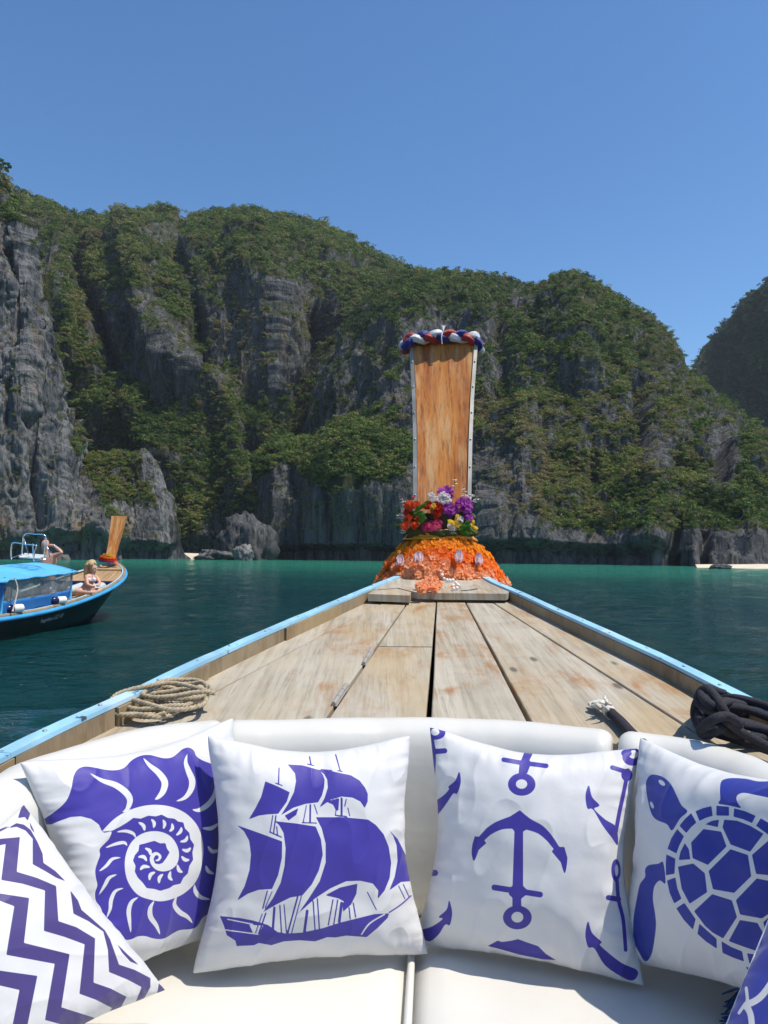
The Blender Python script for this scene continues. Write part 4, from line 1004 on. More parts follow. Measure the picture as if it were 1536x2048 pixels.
SHIP += [('-P', [(380, 1280), (470, 1282), (440, 1340), (405, 1335), (390, 1300)]), ('-S', [(230, 1312), (330, 1325), (440, 1340)], 7), ('-S', [(240, 1243), (400, 1275)], 5), ('-S', [(1098, 1340), (1150, 1270), (1245, 1212)], 9)]
for p, w in [([(570, 275), (566, 380)], 9), ([(548, 372), (590, 388)], 7), ([(765, 203), (775, 255)], 9), ([(752, 250), (792, 260)], 6), ([(932, 190), (962, 295)], 9), ([(945, 292), (975, 298)], 6), ([(840, 285), (908, 292)], 6),
             ([(745, 515), (725, 620)], 7), ([(770, 512), (768, 625)], 12), ([(795, 510), (815, 570)], 6), ([(718, 625), (810, 628)], 8), ([(970, 470), (970, 578)], 14), ([(935, 540), (930, 575)], 6), ([(1010, 530), (1022, 582)], 7), ([(1000, 475), (990, 520)], 8), ([(930, 578), (1002, 586)], 9),
             ([(530, 580), (512, 685)], 8), ([(550, 580), (535, 690)], 9), ([(555, 650), (560, 710)], 8), ([(510, 685), (585, 718)], 9),
             ([(495, 1062), (465, 1175)], 9), ([(525, 1066), (480, 1170)], 6), ([(540, 1170), (530, 1310)], 16), ([(575, 1155), (585, 1325)], 9), ([(602, 1150), (617, 1330)], 8), ([(690, 1095), (622, 1345)], 11), ([(713, 1095), (650, 1330)], 8), ([(750, 1190), (732, 1325)], 18), ([(788, 1130), (800, 1310)], 9), ([(815, 1112), (828, 1305)], 9), ([(915, 1118), (885, 1280)], 9), ([(945, 1120), (920, 1275)], 9), ([(970, 1140), (955, 1258)], 18), ([(1018, 1170), (1025, 1240)], 9), ([(1045, 1140), (1060, 1230)], 9), ([(485, 1205), (440, 1335)], 10), ([(462, 1210), (420, 1330)], 8),
             ([(1135, 1070), (1192, 1182)], 6), ([(1335, 1030), (1375, 1112)], 5), ([(1365, 1020), (1402, 1100)], 5), ([(1275, 1200), (1350, 1150), (1415, 1092)], 9)]:
    SHIP.append(('S', p, w))

ANCHOR = [('P', catmull([(703, 545), (770, 600), (850, 645), (910, 710), (955, 780)], 3).tolist() + [(988, 780)] + catmull([(1008, 850), (1002, 910), (988, 950), (965, 880)], 3).tolist() + [(905, 808), (920, 795)] + catmull([(880, 745), (820, 695), (745, 670)], 3).tolist() + [(724, 682), (724, 1030), (745, 1050), (740, 1090), (712, 1112), (712, 1175), (655, 1175), (655, 1105), (632, 1085), (636, 1045), (656, 1028), (668, 682)] + catmull([(655, 664), (590, 668), (520, 700), (475, 740)], 3).tolist() + [(490, 755)] + catmull([(440, 800), (410, 872), (394, 820), (400, 760)], 3).tolist() + [(415, 712), (440, 715)] + catmull([(490, 660), (550, 620), (640, 585)], 3).tolist()),
          ('S', [(540, 1040), (832, 1085)], 38), ('E', (687, 1232), 92, 76), ('-E', (687, 1230), 38, 34),
          ('E', (715, 380), 88, 73), ('-E', (714, 378), 36, 30), ('P', [(735, 165), (795, 165), (765, 225), (775, 245), (750, 310), (695, 310), (700, 250), (715, 215)]), ('S', [(600, 222), (700, 240), (780, 250), (873, 262)], 30),
          ('C', [(315, 298), (325, 370), (300, 440), (278, 438), (235, 500), (190, 560), (130, 620), (130, 520), (215, 450), (250, 410), (245, 395), (290, 355)]),
          ('C', [(1145, 385), (1165, 460), (1212, 510), (1200, 525), (1180, 540), (1250, 605), (1320, 655), (1330, 770), (1290, 720), (1230, 640), (1170, 540), (1135, 535), (1123, 450)]),
          ('C', [(250, 1122), (270, 1200), (255, 1280), (225, 1278), (180, 1345), (115, 1385), (60, 1320), (140, 1290), (210, 1240), (182, 1230), (235, 1180)]),
          ('C', [(1140, 1255), (1165, 1330), (1228, 1390), (1218, 1412), (1350, 1520), (1455, 1570), (1440, 1628), (1380, 1625), (1250, 1540), (1180, 1430), (1140, 1422), (1122, 1340)]),
          ('E', (165, 48), 62, 46), ('-E', (160, 45), 28, 22), ('S', [(135, 90), (148, 180), (145, 320)], 34), ('S', [(155, 170), (222, 165)], 34), ('S', [(145, 300), (148, 580)], 16),
          ('S', [(100, 946), (160, 947)], 40), ('S', [(145, 720), (140, 810), (110, 930)], 16), ('S', [(115, 960), (80, 1080), (40, 1190)], 26),
          ('E', (1425, 205), 66, 56), ('-E', (1430, 188), 30, 26), ('S', [(1295, 272), (1390, 302)], 30), ('S', [(1395, 290), (1370, 420), (1340, 560), (1318, 680)], 26), ('E', (1388, 320), 36, 40), ('E', (1385, 180), 34, 24),
          ('E', (1318, 930), 30, 72), ('-E', (1322, 930), 11, 38), ('S', [(1325, 1000), (1335, 1120), (1365, 1250), (1380, 1440)], 24), ('S', [(1270, 1105), (1335, 1115)], 34),
          ('P', [(495, 1415), (560, 1380), (590, 1388), (650, 1380), (692, 1370), (740, 1388), (820, 1415), (870, 1465), (935, 1505), (850, 1500), (700, 1470), (560, 1430)])]

TURTLE = [('C', [(425, 722), (390, 680), (320, 650), (285, 610), (262, 530), (247, 440), (250, 380), (275, 345), (310, 340), (370, 360), (420, 410), (455, 480), (490, 550), (530, 592), (480, 640)]),
          ('-E', (355, 396), 27, 14, 0.7), ('-E', (287, 548), 10, 25, -0.4),
          ('C', [(742, 538), (755, 510), (752, 450), (757, 400), (775, 375), (830, 363), (930, 368), (1010, 385), (1082, 385), (1200, 380), (1300, 420), (1300, 540), (1180, 520), (1082, 497), (1000, 480), (920, 465), (880, 475), (865, 500), (875, 535), (895, 568), (820, 552)]),
          ('C', [(365, 942), (330, 950), (265, 960), (240, 990), (240, 1040), (205, 1090), (185, 1180), (165, 1290), (158, 1380), (165, 1480), (200, 1560), (242, 1620), (280, 1580), (300, 1500), (315, 1380), (310, 1300), (295, 1200), (300, 1120), (320, 1080), (345, 1065), (380, 1082)])]
for p in ([(585, 590), (640, 568), (695, 555), (703, 622), (655, 636), (612, 658)], [(728, 552), (815, 560), (815, 622), (728, 620)], [(850, 570), (925, 590), (998, 622), (972, 672), (910, 645), (845, 628)], [(1032, 638), (1120, 690), (1200, 760), (1150, 800), (1000, 690)], [(555, 603), (592, 668), (555, 700), (522, 740), (475, 690), (512, 645)], [(460, 712), (507, 762), (475, 825), (455, 880), (393, 848), (420, 775)], [(385, 885), (448, 915), (442, 1018), (383, 1030), (381, 950)], [(390, 1065), (448, 1043), (462, 1120), (490, 1190), (440, 1222), (408, 1150)], [(510, 1218), (587, 1330), (568, 1402), (505, 1335), (453, 1255)], [(612, 1360), (730, 1465), (732, 1532), (660, 1485), (598, 1430)], [(763, 1480), (830, 1520), (905, 1550), (918, 1620), (840, 1592), (770, 1560)], [(938, 1562), (1100, 1590), (1100, 1680), (955, 1635)], [(930, 1655), (1050, 1690), (1010, 1800)],
          [(650, 680), (700, 655), (748, 648), (738, 700)], [(782, 648), (870, 655), (960, 690), (1052, 745), (960, 868), (825, 818), (770, 700)], [(640, 712), (762, 730), (798, 832), (670, 958), (565, 912), (555, 805)], [(512, 808), (540, 850), (550, 920), (470, 925), (482, 870)], [(465, 970), (570, 948), (650, 1015), (665, 1145), (545, 1225), (490, 1120)], [(825, 850), (945, 890), (968, 1035), (850, 1150), (705, 1125), (675, 1000)], [(1120, 760), (1250, 900), (1200, 1040), (1000, 1020), (972, 890)], [(1005, 1050), (1150, 1080), (1180, 1230), (1040, 1325), (890, 1298), (862, 1200)], [(700, 1158), (835, 1200), (870, 1315), (775, 1462), (700, 1420), (650, 1375), (575, 1275)], [(890, 1335), (1010, 1355), (1052, 1430), (1022, 1555), (920, 1520), (812, 1480)], [(1050, 1350), (1150, 1260), (1230, 1400), (1100, 1560)]):
    TURTLE.append(('P', p))
CHEV = [('P', p) for p in (
    [(0, 760), (133, 748), (112, 980), (245, 1020), (375, 1075), (390, 1310), (510, 1350), (635, 1425), (625, 1720), (740, 1760), (845, 1815), (800, 1900), (660, 1997), (560, 2080), (640, 1997), (700, 1960), (748, 1890), (640, 1835), (530, 1795), (565, 1465), (430, 1415), (293, 1375), (300, 1105), (150, 1060), (8, 1035), (38, 795), (-120, 830)],
    [(-150, 1090), (0, 1125), (195, 1155), (160, 1455), (465, 1530), (410, 1885), (630, 1955), (615, 1997), (590, 2150), (500, 2150), (400, 1997), (300, 1970), (365, 1595), (42, 1535), (95, 1210), (0, 1175), (-150, 1150)],
    [(-200, 1610), (0, 1640), (250, 1675), (185, 1997), (170, 2200), (60, 2200), (85, 1997), (130, 1770), (0, 1740), (-200, 1720)],
    [(50, 690), (110, 655), (160, 665), (205, 700), (250, 780), (285, 860), (290, 920), (370, 975), (440, 1045), (375, 1020), (300, 975), (218, 930), (218, 760), (170, 705), (110, 680)],
    [(470, 1105), (520, 1170), (545, 1235), (610, 1290), (700, 1370), (735, 1430), (760, 1500), (795, 1600), (900, 1635), (1005, 1690), (1005, 1750), (960, 1830), (880, 1915), (930, 1790), (945, 1750), (850, 1700), (728, 1650), (720, 1500), (690, 1380), (590, 1310), (490, 1260), (480, 1180)],
    [(780, 1460), (850, 1530), (930, 1605), (870, 1580), (815, 1520)], [(1060, 1725), (1120, 1780), (1080, 1830), (1000, 1855), (1050, 1790)],
    [(160, 520), (200, 545), (200, 600), (185, 640), (165, 615), (120, 622), (135, 570)], [(195, 640), (225, 700), (232, 725), (205, 690)], [(-200, 740), (0, 695), (60, 672), (40, 692), (0, 712), (-200, 770)])]
OCT = [('P', [(-2000, -2000), (4000, -2000), (4000, 4000), (-2000, 4000)]), ('-S', [(1350, 1200), (1222, 1400), (1080, 1570), (940, 1660), (850, 1690)], 120), ('-S', [(830, 1400), (850, 1620), (800, 1700), (700, 1850)], 55), ('-S', [(820, 1720), (900, 1850), (930, 2048), (930, 2300)], 110)]

def seat_pt(px, py, up=0.02): return at_plane(px, py, SEAT + up)
cushion('white cushion printed with a blue spiral seashell, behind the ship cushion', [at_y(40, 1525, 1.46), at_y(466, 1436, 1.87), at_y(500, 1850, 1.86), at_y(140, 1985, 1.42)], SHELL, (0, 1450), 3.339, MI, 230, 0.085, 0.13, 1.0)
cushion('white cushion printed with a blue sailing ship', [at_y(416, 1472, 1.68), at_y(820, 1472, 1.80), seat_pt(856, 1908, .008), seat_pt(386, 1947, .02)], SHIP, (380, 1450), 3.2, MI, 260, 0.10, 0.15, 2.0)
cushion('white cushion printed with blue anchors', [at_y(860, 1455, 1.80), at_y(1280, 1497, 1.74), seat_pt(1288, 1972, .012), seat_pt(830, 1888, .0)], ANCHOR, (820, 1450), 3.2, MI, 220, 0.10, 0.15, 3.0)
cushion('white cushion printed with a blue sea turtle', [at_y(1280, 1476, 1.74), at_y(1715, 1575, 1.28), at_y(1690, 2040, 1.30), seat_pt(1248, 1922)], TURTLE, (1220, 1450), 3.424, MI3, 220, 0.09, 0.13, 4.0)
cushion('white cushion printed with violet zigzag stripes', [at_y(48, 1610, 1.42), at_y(330, 1980, 1.46), at_y(-53, 2200, 1.17), at_y(-330, 1835, 1.13)], CHEV, (0, 1450), 3.339, MI2, 200, 0.085, 0.10, 5.0, wr=0.6)
cushion('blue cushion with a white curling pattern and white edge piping', [at_y(1585, 1735, 1.25), at_y(2050, 1900, 0.98), at_y(1850, 2500, 0.80), at_y(1372, 2265, 1.06)], OCT, (1400, 1820), 8.985, MI3, 140, 0.04, 0.0, 6.0, wr=0.4)
PIPE = m_plain('white_piping', (0.8, 0.8, 0.8), 0.6, 0.05, 30, 0.1, 0.001)
for o in [q for q in COL.objects if q.name.startswith('cushion') and 'piping' in q.get('label', '')]:
    a, b = at_y(1585, 1735, 1.25), at_y(1372, 2265, 1.06)
    v, f = tube([a + (b - a) * t for t in np.linspace(0, 1, 20)], 0.0045, 8); obj('piping', v, f, PIPE, o, True)
# fringed throw under the last cushion
THROW = m_plain('blue_throw_yarn', (0.055, 0.12, 0.28), 0.9, 0.35, 60, 0.4, 0.003)
tb = MB()
n0 = seat_pt(1478, 2020, 0.012)
cs = [seat_pt(1500, 1995, .015), seat_pt(1640, 1960, .02), seat_pt(1700, 2300, .02), seat_pt(1440, 2330, .015)]
v, f = prism(cs, 0.012); throw = obj('throw', v, f, THROW); tag(throw, 'blue throw with a fringed edge lying on the seat under the blue cushion', 'throw')
fr = MB(); r_ = np.random.default_rng(4)
for k in range(120):
    t = k / 119
    a = seat_pt(1503, 1990, .012) * (1 - t) + seat_pt(1438, 2340, .012) * t
    d = np.array((-1, r_.normal(0.1, .35), 0)); d /= np.linalg.norm(d); ln = r_.uniform(.025, .055)
    fr.tube([a, a + d * ln * .5 + np.array((0, 0, r_.uniform(.004, .016))), a + d * ln + np.array((0, r_.normal(0, .006), -.006))], [.0035, .003, .0015], 5)
fr.build('fringe', THROW, throw, True)['kind'] = 'stuff'
# ------------------------------------------------------------------ things on the bow
def petal_mat(name, c1, c2, tr=0.6):
    t = NT(name); g = t.n.new('ShaderNodeNewGeometry')
    c = t.mix(g.outputs['Random Per Island'], c1, c2)
    t.fin(c, 0.55, None, 0, 0.25)
    x = t.n.new('ShaderNodeBsdfTranslucent'); t.link(c, x.inputs[0])
    m = t.n.new('ShaderNodeMixShader'); m.inputs[0].default_value = tr
    t.link(t.b.outputs[0], m.inputs[1]); t.link(x.outputs[0], m.inputs[2]); t.link(m.outputs[0], t.out.inputs[0])
    return t.m
P_YEL = petal_mat('amber_petal', (0.90, 0.30, 0.010), (0.98, 0.47, 0.04))
P_ORA = petal_mat('orange_petal', (0.97, 0.22, 0.022), (0.99, 0.36, 0.07))
P_PEA = petal_mat('peach_petal', (0.99, 0.44, 0.19), (1.0, 0.60, 0.34))
P_PNK = petal_mat('pale_pink_petal', (0.86, 0.66, 0.70), (0.92, 0.80, 0.82))
P_ROSE = petal_mat('coral_petal', (0.75, 0.075, 0.02), (0.90, 0.19, 0.06))
P_RED = petal_mat('red_petal', (0.55, 0.03, 0.015), (0.78, 0.08, 0.03))
P_PUR = petal_mat('purple_petal', (0.34, 0.012, 0.34), (0.60, 0.16, 0.60))
P_MAG = petal_mat('magenta_petal', (0.55, 0.02, 0.10), (0.72, 0.09, 0.22))
P_WHI = petal_mat('white_petal', (0.78, 0.76, 0.72), (0.88, 0.86, 0.84))
P_LEM = petal_mat('yellow_petal', (0.80, 0.48, 0.02), (0.90, 0.66, 0.07))
P_LEAF = petal_mat('bright_leaf', (0.06, 0.20, 0.025), (0.12, 0.32, 0.05))
P_DARK = petal_mat('olive_leaf', (0.035, 0.045, 0.010), (0.09, 0.09, 0.02), 0.15)
def petals(layers, rng, ruffle=0.25):
    """unit blossom, axis +Z. layers: (count, tilt from axis in degrees, length, width, base height)"""
    v = []; f = []
    for cnt, tilt, ln, w, z0 in layers:
        off = rng.uniform(0, 6.3)
        for i in range(cnt):
            th = off + 2 * math.pi * i / cnt + rng.normal(0, .12)
            tl = math.radians(tilt + rng.normal(0, 7))
            d = np.array((math.cos(th), math.sin(th), 0)); sd = np.array((-math.sin(th), math.cos(th), 0)); up = np.array((0, 0, 1.0))
            k0 = len(v); L = ln * rng.uniform(.88, 1.1)
            for r, (a, ww) in enumerate(((0.0, .25), (.4, .8), (.75, 1.0), (1.0, .72))):
                bend = tl + (a ** 2) * math.radians(22)
                c = d * math.sin(bend) * L * a + up * (z0 + math.cos(bend) * L * a)
                nn = d * math.cos(bend) - up * math.sin(bend)
                for q in (-1, 0, 1):
                    v.append(c + sd * q * w * ww * .5 + nn * (ruffle * w * (rng.normal(0, .35) if r > 1 else 0) + (0.10 * w * abs(q))))
            for r in range(3):
                for q in range(2): f.append((k0 + r * 3 + q, k0 + r * 3 + q + 1, k0 + r * 3 + 4 + q, k0 + r * 3 + 3 + q))
    return v, f
_fr = np.random.default_rng(21)
def proto(layers, mat, n=2, ruffle=.25, core=0.0):
    out = []
    for _ in range(n):
        b = MB(); b.add(*petals(layers, _fr, ruffle))
        if core: b.add(*blob((0, 0, .12), (core, core, core), 10, 7))
        out.append(mesh('petals', b.v, b.f, mat, True))
    return out
POM = [(6, 10, .85, .40, .15), (9, 30, .95, .46, .10), (12, 54, 1.0, .50, .06), (13, 80, 1.05, .52, 0.0), (10, 105, .95, .52, -.05)]
def place(me, name, pos, axis, r, parent, spin=None, squash=1.0):
    o = link(name, me); z = Vector(axis).normalized()
    q = z.to_track_quat('Z', 'Y').to_matrix().to_4x4() @ Matrix.Rotation(_fr.uniform(0, 6.28) if spin is None else spin, 4, 'Z')
    o.parent = parent; o.matrix_parent_inverse = parent.matrix_basis.inverted()
    o.matrix_basis = Matrix.Translation(pos) @ q @ Matrix.Diagonal((r, r, r * squash, 1))
    return o
GC = at_y(881, 1120, 4.68)
g1 = thing('flower_garland', 'amber and orange blossom garland wound in rows round the foot of the bow post', 'garland', tuple(GC))
g2 = thing('flower_garland', 'peach blossom garland lying at the foot of the bow post, ends hanging over the foredeck', 'garland', tuple(GC - np.array((0, .3, .1))))
pY, pO, pP = proto(POM, P_YEL, 4, .42, .62), proto(POM, P_ORA, 4, .42, .62), proto(POM, P_PEA, 4, .42, .62)
rowspec = [(1079, 56, 8, .18, 12, 'Y'), (1088, 76, 15, .225, 15, 'Y'), (1098, 92, 21, .26, 17, 'Y'), (1109, 103, 26, .29, 19, 'O'), (1120, 111, 30, .315, 20, 'O'), (1131, 117, 30, .335, 21, 'O'), (1141, 121, 25, .35, 21, 'P'), (1151, 124, 17, .365, 21, 'P')]
for ri, (py, W, drop, rr, n, colr) in enumerate(rowspec):
    for i in range(n):
        ph = math.radians(-104 + 208 * (i + (ri % 2) * .5) / (n - .5)) + _fr.normal(0, .03)
        sx = math.sin(ph)
        if ri == 7 and abs(sx) < 0.62 and _fr.uniform() < .0: continue
        px = 882 + W * sx + _fr.normal(0, 1.6); yy = 4.70 - rr * math.cos(ph)
        pyy = py + drop * sx * sx + _fr.normal(0, 1.5)
        P = at_y(px, pyy, yy)
        c = colr
        if c == 'P' and abs(sx) > .80 and ri < 7: c = 'O'
        if c == 'O' and ri in (4, 5) and _fr.uniform() < (.25, .6)[ri - 4]: c = 'P'
        if c == 'P' and ri == 5 and _fr.uniform() < .45: c = 'O'
        pool = {'Y': pY, 'O': pO, 'P': pP}[c]
        axis = np.array((sx, -math.cos(ph) * .9, .45 + .25 * (ri < 3)))
        place(pool[_fr.integers(len(pool))], 'blossom', P, axis, _fr.uniform(.044, .055), g1 if c != 'P' else g2, squash=.9)
# inner core so no gap shows through
v, f = tube([GC + np.array((0, .02, .14)), GC + np.array((0, .02, .06)), GC + np.array((0, .02, -.04)), GC + np.array((0, .03, -.12))], [.15, .24, .31, .34], 20)
obj('garland_core', v, f, P_ORA, g1, True)
# pale tassels
for px, py, h in ((801, 1119, 20), (837, 1112, 18), (918, 1111, 22), (957, 1117, 22)):
    b = MB()
    sx = (px - 882) / 110; c0 = at_y(px, py - h / 2, 4.66 - .335 * math.sqrt(1 - sx * sx)); c1 = at_y(px, py + h / 2, 4.64 - .36 * math.sqrt(1 - sx * sx))
    for k in range(60):
        a = _fr.uniform(0, 6.28); rad = np.array((math.cos(a), math.sin(a) * .6, 0)) * _fr.uniform(.002, .024)
        b.tube([c0 + rad * .6, (c0 + c1) / 2 + rad * 1.1 + _fr.normal(0, .004, 3), c1 + rad * .8 + _fr.normal(0, .006, 3)], [.002, .0035, .001], 4)
    b.build('tassel', P_PNK, g1, True)
# loose ends on the foredeck
for px, py, yy, r in ((866, 1150, 4.28, .025), (858, 1160, 4.27, .025), (870, 1161, 4.26, .025), (849, 1167, 4.24, .025), (861, 1170, 4.21, .025), (873, 1172, 4.20, .025), (838, 1172, 4.22, .025), (852, 1176, 4.18, .025), (868, 1177, 4.16, .025), (843, 1178, 4.19, .028), (877, 1168, 4.22, .024), (908, 1187, 4.12, .047), (910, 1190, 4.11, .042)):
    place(pP[_fr.integers(4)], 'blossom', (on_deck(px, py, UP + .022) if py < 1184 else at_y(px, py, 4.03)), (_fr.normal(0, .3), -.8, .7), r, g2)
WHITE = m_plain('white_bead', (0.80, 0.78, 0.74), 0.4, 0.05, 20, 0.05, 0.001)
for px, py, yy in ((882, 1143, 4.27), (884, 1150, 4.255), (888, 1157, 4.24), (894, 1160, 4.23), (900, 1160.5, 4.225), (906, 1160, 4.22), (912, 1166, 4.17), (916, 1170, 4.16), (914, 1176, 4.15), (907, 1177, 4.15), (906, 1171, 4.16), (868, 1142, 4.27)):
    v, f = blob(on_deck(px, py, UP + (.012 if py > 1155 else .05)), (.0095, .0095, .0095), 10, 6); obj('bead', v, f, WHITE, g2, True)

# yellow sash round the post
t_ = NT('yellow_satin'); t_.fin(t_.mix(t_.noise(t_.coord('World', (4, 4, 60)), 1.0, 3), (0.58, 0.22, 0.010), (0.74, 0.33, 0.02)), 0.35, t_.bump(t_.noise(t_.coord('World', (6, 6, 50)), 1.0, 3), .6, .01), 0, .5); SATIN = t_.m
G = []
for q in np.linspace(0, 1, 10):
    row = []
    for a in np.linspace(0, 2 * math.pi, 49)[:-1]:
        c = at_y(880, 1064 + 18 * q, 4.64)
        r = .200 + .035 * q + .006 * math.sin(q * 9 + math.sin(a * 2)) ; row.append(c + np.array((math.sin(a) * r, -math.cos(a) * r * .72, .012 * math.cos(a) + .004 * math.sin(a * 3))))
    G.append(row)
sash = link('sash', grid_mesh('sash', np.array(G), SATIN, closed_u=True)); tag(sash, 'yellow satin sash tied round the bow post between bouquet and garland', 'sash')

# bouquet of artificial flowers
bq = thing('bouquet', 'bouquet of orange roses, purple carnations, white, pink and yellow blooms tied to the bow post', 'bouquet', tuple(at_y(880, 1060, 4.5)))
def zb(x, y): return 720 + x / 4.518, 940 + y / 4.518
ROSE = [(3, 5, .5, .5, .25), (4, 16, .75, .7, .12), (5, 30, .95, .85, .05), (6, 52, 1.0, .9, 0)]
CARN = [(8, 20, .6, .4, .1), (11, 45, .85, .42, .05), (14, 68, 1.0, .44, 0), (14, 88, 1.05, .42, -.03)]
OPEN5 = [(5, 68, 1.0, .95, 0), (4, 35, .5, .3, .05)]
LILY = [(3, 55, 1.05, .55, 0), (3, 48, .95, .6, .05), (4, 15, .5, .12, .1)]
SMALL = [(5, 75, 1.0, .75, 0), (5, 40, .7, .6, .05)]
def flower(x, y, r, layers, mats, name, dy=0.0, tilt=None, ruffle=.25):
    px, py = zb(x, y); P = at_y(px, py, 4.50 + dy)
    cx = (px - 880) / 75
    ax_ = tilt or (cx * .9 + _fr.normal(0, .15), -1.0, .35 + _fr.normal(0, .15))
    R = r / 4.518 / F * 4.5
    return place(mesh('petals', *petals(layers, _fr, ruffle), mats, True), name, P - np.array(ax_) / np.linalg.norm(ax_) * R * .35, ax_, R, bq)
for x, y, r in ((440, 320, 58), (505, 312, 45), (430, 440, 46), (405, 500, 48), (490, 500, 42), (508, 425, 38)): flower(x, y, r, ROSE, P_ROSE, 'rose', _fr.uniform(-.02, .03))
for x, y, r in ((612, 320, 52), (705, 335, 52), (700, 405, 48), (420, 378, 38), (680, 300, 40)): flower(x, y, r, ROSE, P_RED, 'rose', 0.0)
flower(482, 262, 30, [(4, 6, 1.3, .6, 0)], P_RED, 'rose_bud', 0.03, (0, -.2, 1))
for x, y, r in ((775, 190, 78), (820, 348, 80), (968, 300, 84), (995, 425, 52)): flower(x, y, r, CARN, P_PUR, 'carnation', .02 if y < 250 else 0)
for x, y, r in ((640, 225, 34), (655, 262, 36), (715, 262, 40), (752, 275, 36), (790, 265, 42), (760, 215, 36), (800, 235, 30), (735, 225, 28)): flower(x, y, r, SMALL, P_WHI, 'white_blossom', -.01)
for x, y, r in ((640, 490, 66), (585, 505, 46), (712, 480, 52)): flower(x, y, r, OPEN5, P_MAG, 'orchid', -.02)
flower(872, 468, 80, LILY, P_LEM, 'lily', -.03); flower(1028, 500, 56, LILY, P_LEM, 'lily', -.02); flower(838, 510, 50, OPEN5, P_WHI, 'white_lily', -.03); flower(920, 440, 40, SMALL, P_WHI, 'white_lily', -.02); flower(660, 320, 30, SMALL, P_LEM, 'yellow_blossom', -.035)
def leaf(x, y, L, W, ang, mat, dy=0.0):
    px, py = zb(x, y); c = at_y(px, py, 4.5 + dy); sc = 4.5 / F / 4.518
    d = np.array((math.cos(ang), -.25, math.sin(ang))); s_ = np.array((-math.sin(ang), _fr.normal(0, .25), math.cos(ang)))
    v = []; f = []
    for t, w in ((-.5, .1), (-.2, .8), (.1, 1), (.35, .6), (.5, .04)):
        for q in (-1, 0, 1): v.append(c + d * L * sc * t + s_ * q * W * .5 * sc * w + np.array((0, -.012 * (q == 0) + .02 * t * t, 0)))
    for r in range(4):
        for q in range(2): f.append((r * 3 + q, r * 3 + q + 1, r * 3 + 4 + q, r * 3 + 3 + q))
    return obj('leaf', v, f, mat, bq, True)
for x, y, L, W, a in ((520, 355, 110, 40, .9), (560, 330, 110, 36, .7), (545, 400, 100, 60, .2), (930, 515, 100, 50, .3), (975, 525, 90, 44, 1.0), (945, 568, 110, 48, -.4), (560, 440, 90, 60, 1.4), (965, 480, 90, 40, .8), (1000, 545, 80, 34, -.5), (600, 290, 60, 24, .6)): leaf(x, y, L, W, a, P_LEAF, -.03)
for k in range(60):
    x = _fr.uniform(450, 1010); y = _fr.uniform(380, 570); leaf(x, y, _fr.uniform(90, 150), _fr.uniform(50, 85), _fr.uniform(-.7, .7), P_DARK, _fr.uniform(.03, .07))
for k in range(16):
    x = 470 + 560 * k / 15 + _fr.normal(0, 10); leaf(x, _fr.uniform(545, 580), _fr.uniform(110, 150), _fr.uniform(50, 70), _fr.normal(0, .25), P_DARK, -.03 + .06 * abs(k - 7.5) / 7.5)
STEMM = m_plain('wire_stem', (0.10, 0.12, 0.05), 0.6)
for pts in ([(480, 380), (420, 300), (372, 262)], [(420, 470), (370, 430), (338, 412)], [(430, 540), (390, 560), (375, 562)], [(900, 400), (925, 260), (935, 150)], [(830, 330), (850, 180), (855, 65)], [(970, 330), (1020, 280), (1060, 262)], [(960, 330), (990, 250), (1012, 208)], [(980, 380), (940, 180), (955, 180)]):
    b = MB(); P = [at_y(*zb(*p), 4.5 + .02 * k) for k, p in enumerate(pts)]
    b.tube(catmull(P, 5), .0018, 5); o = b.build('sprig', STEMM, bq, True)
    bl = MB()
    for k in range(7):
        t = _fr.uniform(.6, 1.0); c = P[0] + (P[-1] - P[0]) * t + _fr.normal(0, .008, 3)
        vv, ff = petals([(5, 70, .011, .009, 0)], _fr); bl.add([np.array(p) + c for p in vv], ff)
    bl.build('tiny_blossoms', P_WHI, o, True)['kind'] = 'stuff'

# braided tricolour cloth round the head of the post
def cloth_mat(name, c):
    t = NT(name); co = t.coord('World')
    n = t.noise(t.coord('World', (60, 60, 60)), 1.0, 3, .6, 1.2)
    return t.fin(t.mix(n, tuple(k * .85 for k in c), tuple(min(1, k * 1.12) for k in c)), .5, t.bump(n, .7, .006), 0, .35, Sheen_Weight=.3)
CL = [cloth_mat('red_satin', (0.36, 0.020, 0.018)), cloth_mat('white_satin', (0.66, 0.65, 0.66)), cloth_mat('navy_satin', (0.016, 0.018, 0.17))]
braid = thing('braided_cloth', 'thick braid of red, white and navy cloth wrapped round the top of the bow post', 'braid', tuple(PT))
front = [(816, 688, -.07), (822, 680, -.08), (842, 676, -.085), (862, 674, -.085), (884, 673, -.085), (906, 673, -.085), (926, 674, -.085), (944, 677, -.08), (953, 685, -.055)]
loop = [at_y(x, y, PT[1] + d) for x, y, d in front]
loop += [at_y(956, 698, PT[1] + .03), at_y(942, 692, PT[1] + .09), at_y(884, 684, PT[1] + .10), at_y(826, 690, PT[1] + .09), at_y(811, 696, PT[1] + .01)]
LP = catmull(loop, 14, True); nL = len(LP)
arc = np.concatenate(([0], np.cumsum(np.linalg.norm(np.diff(np.vstack((LP, LP[:1])), axis=0), axis=1)))); tot = arc[-1]; arc = arc[:-1]
turns = 5
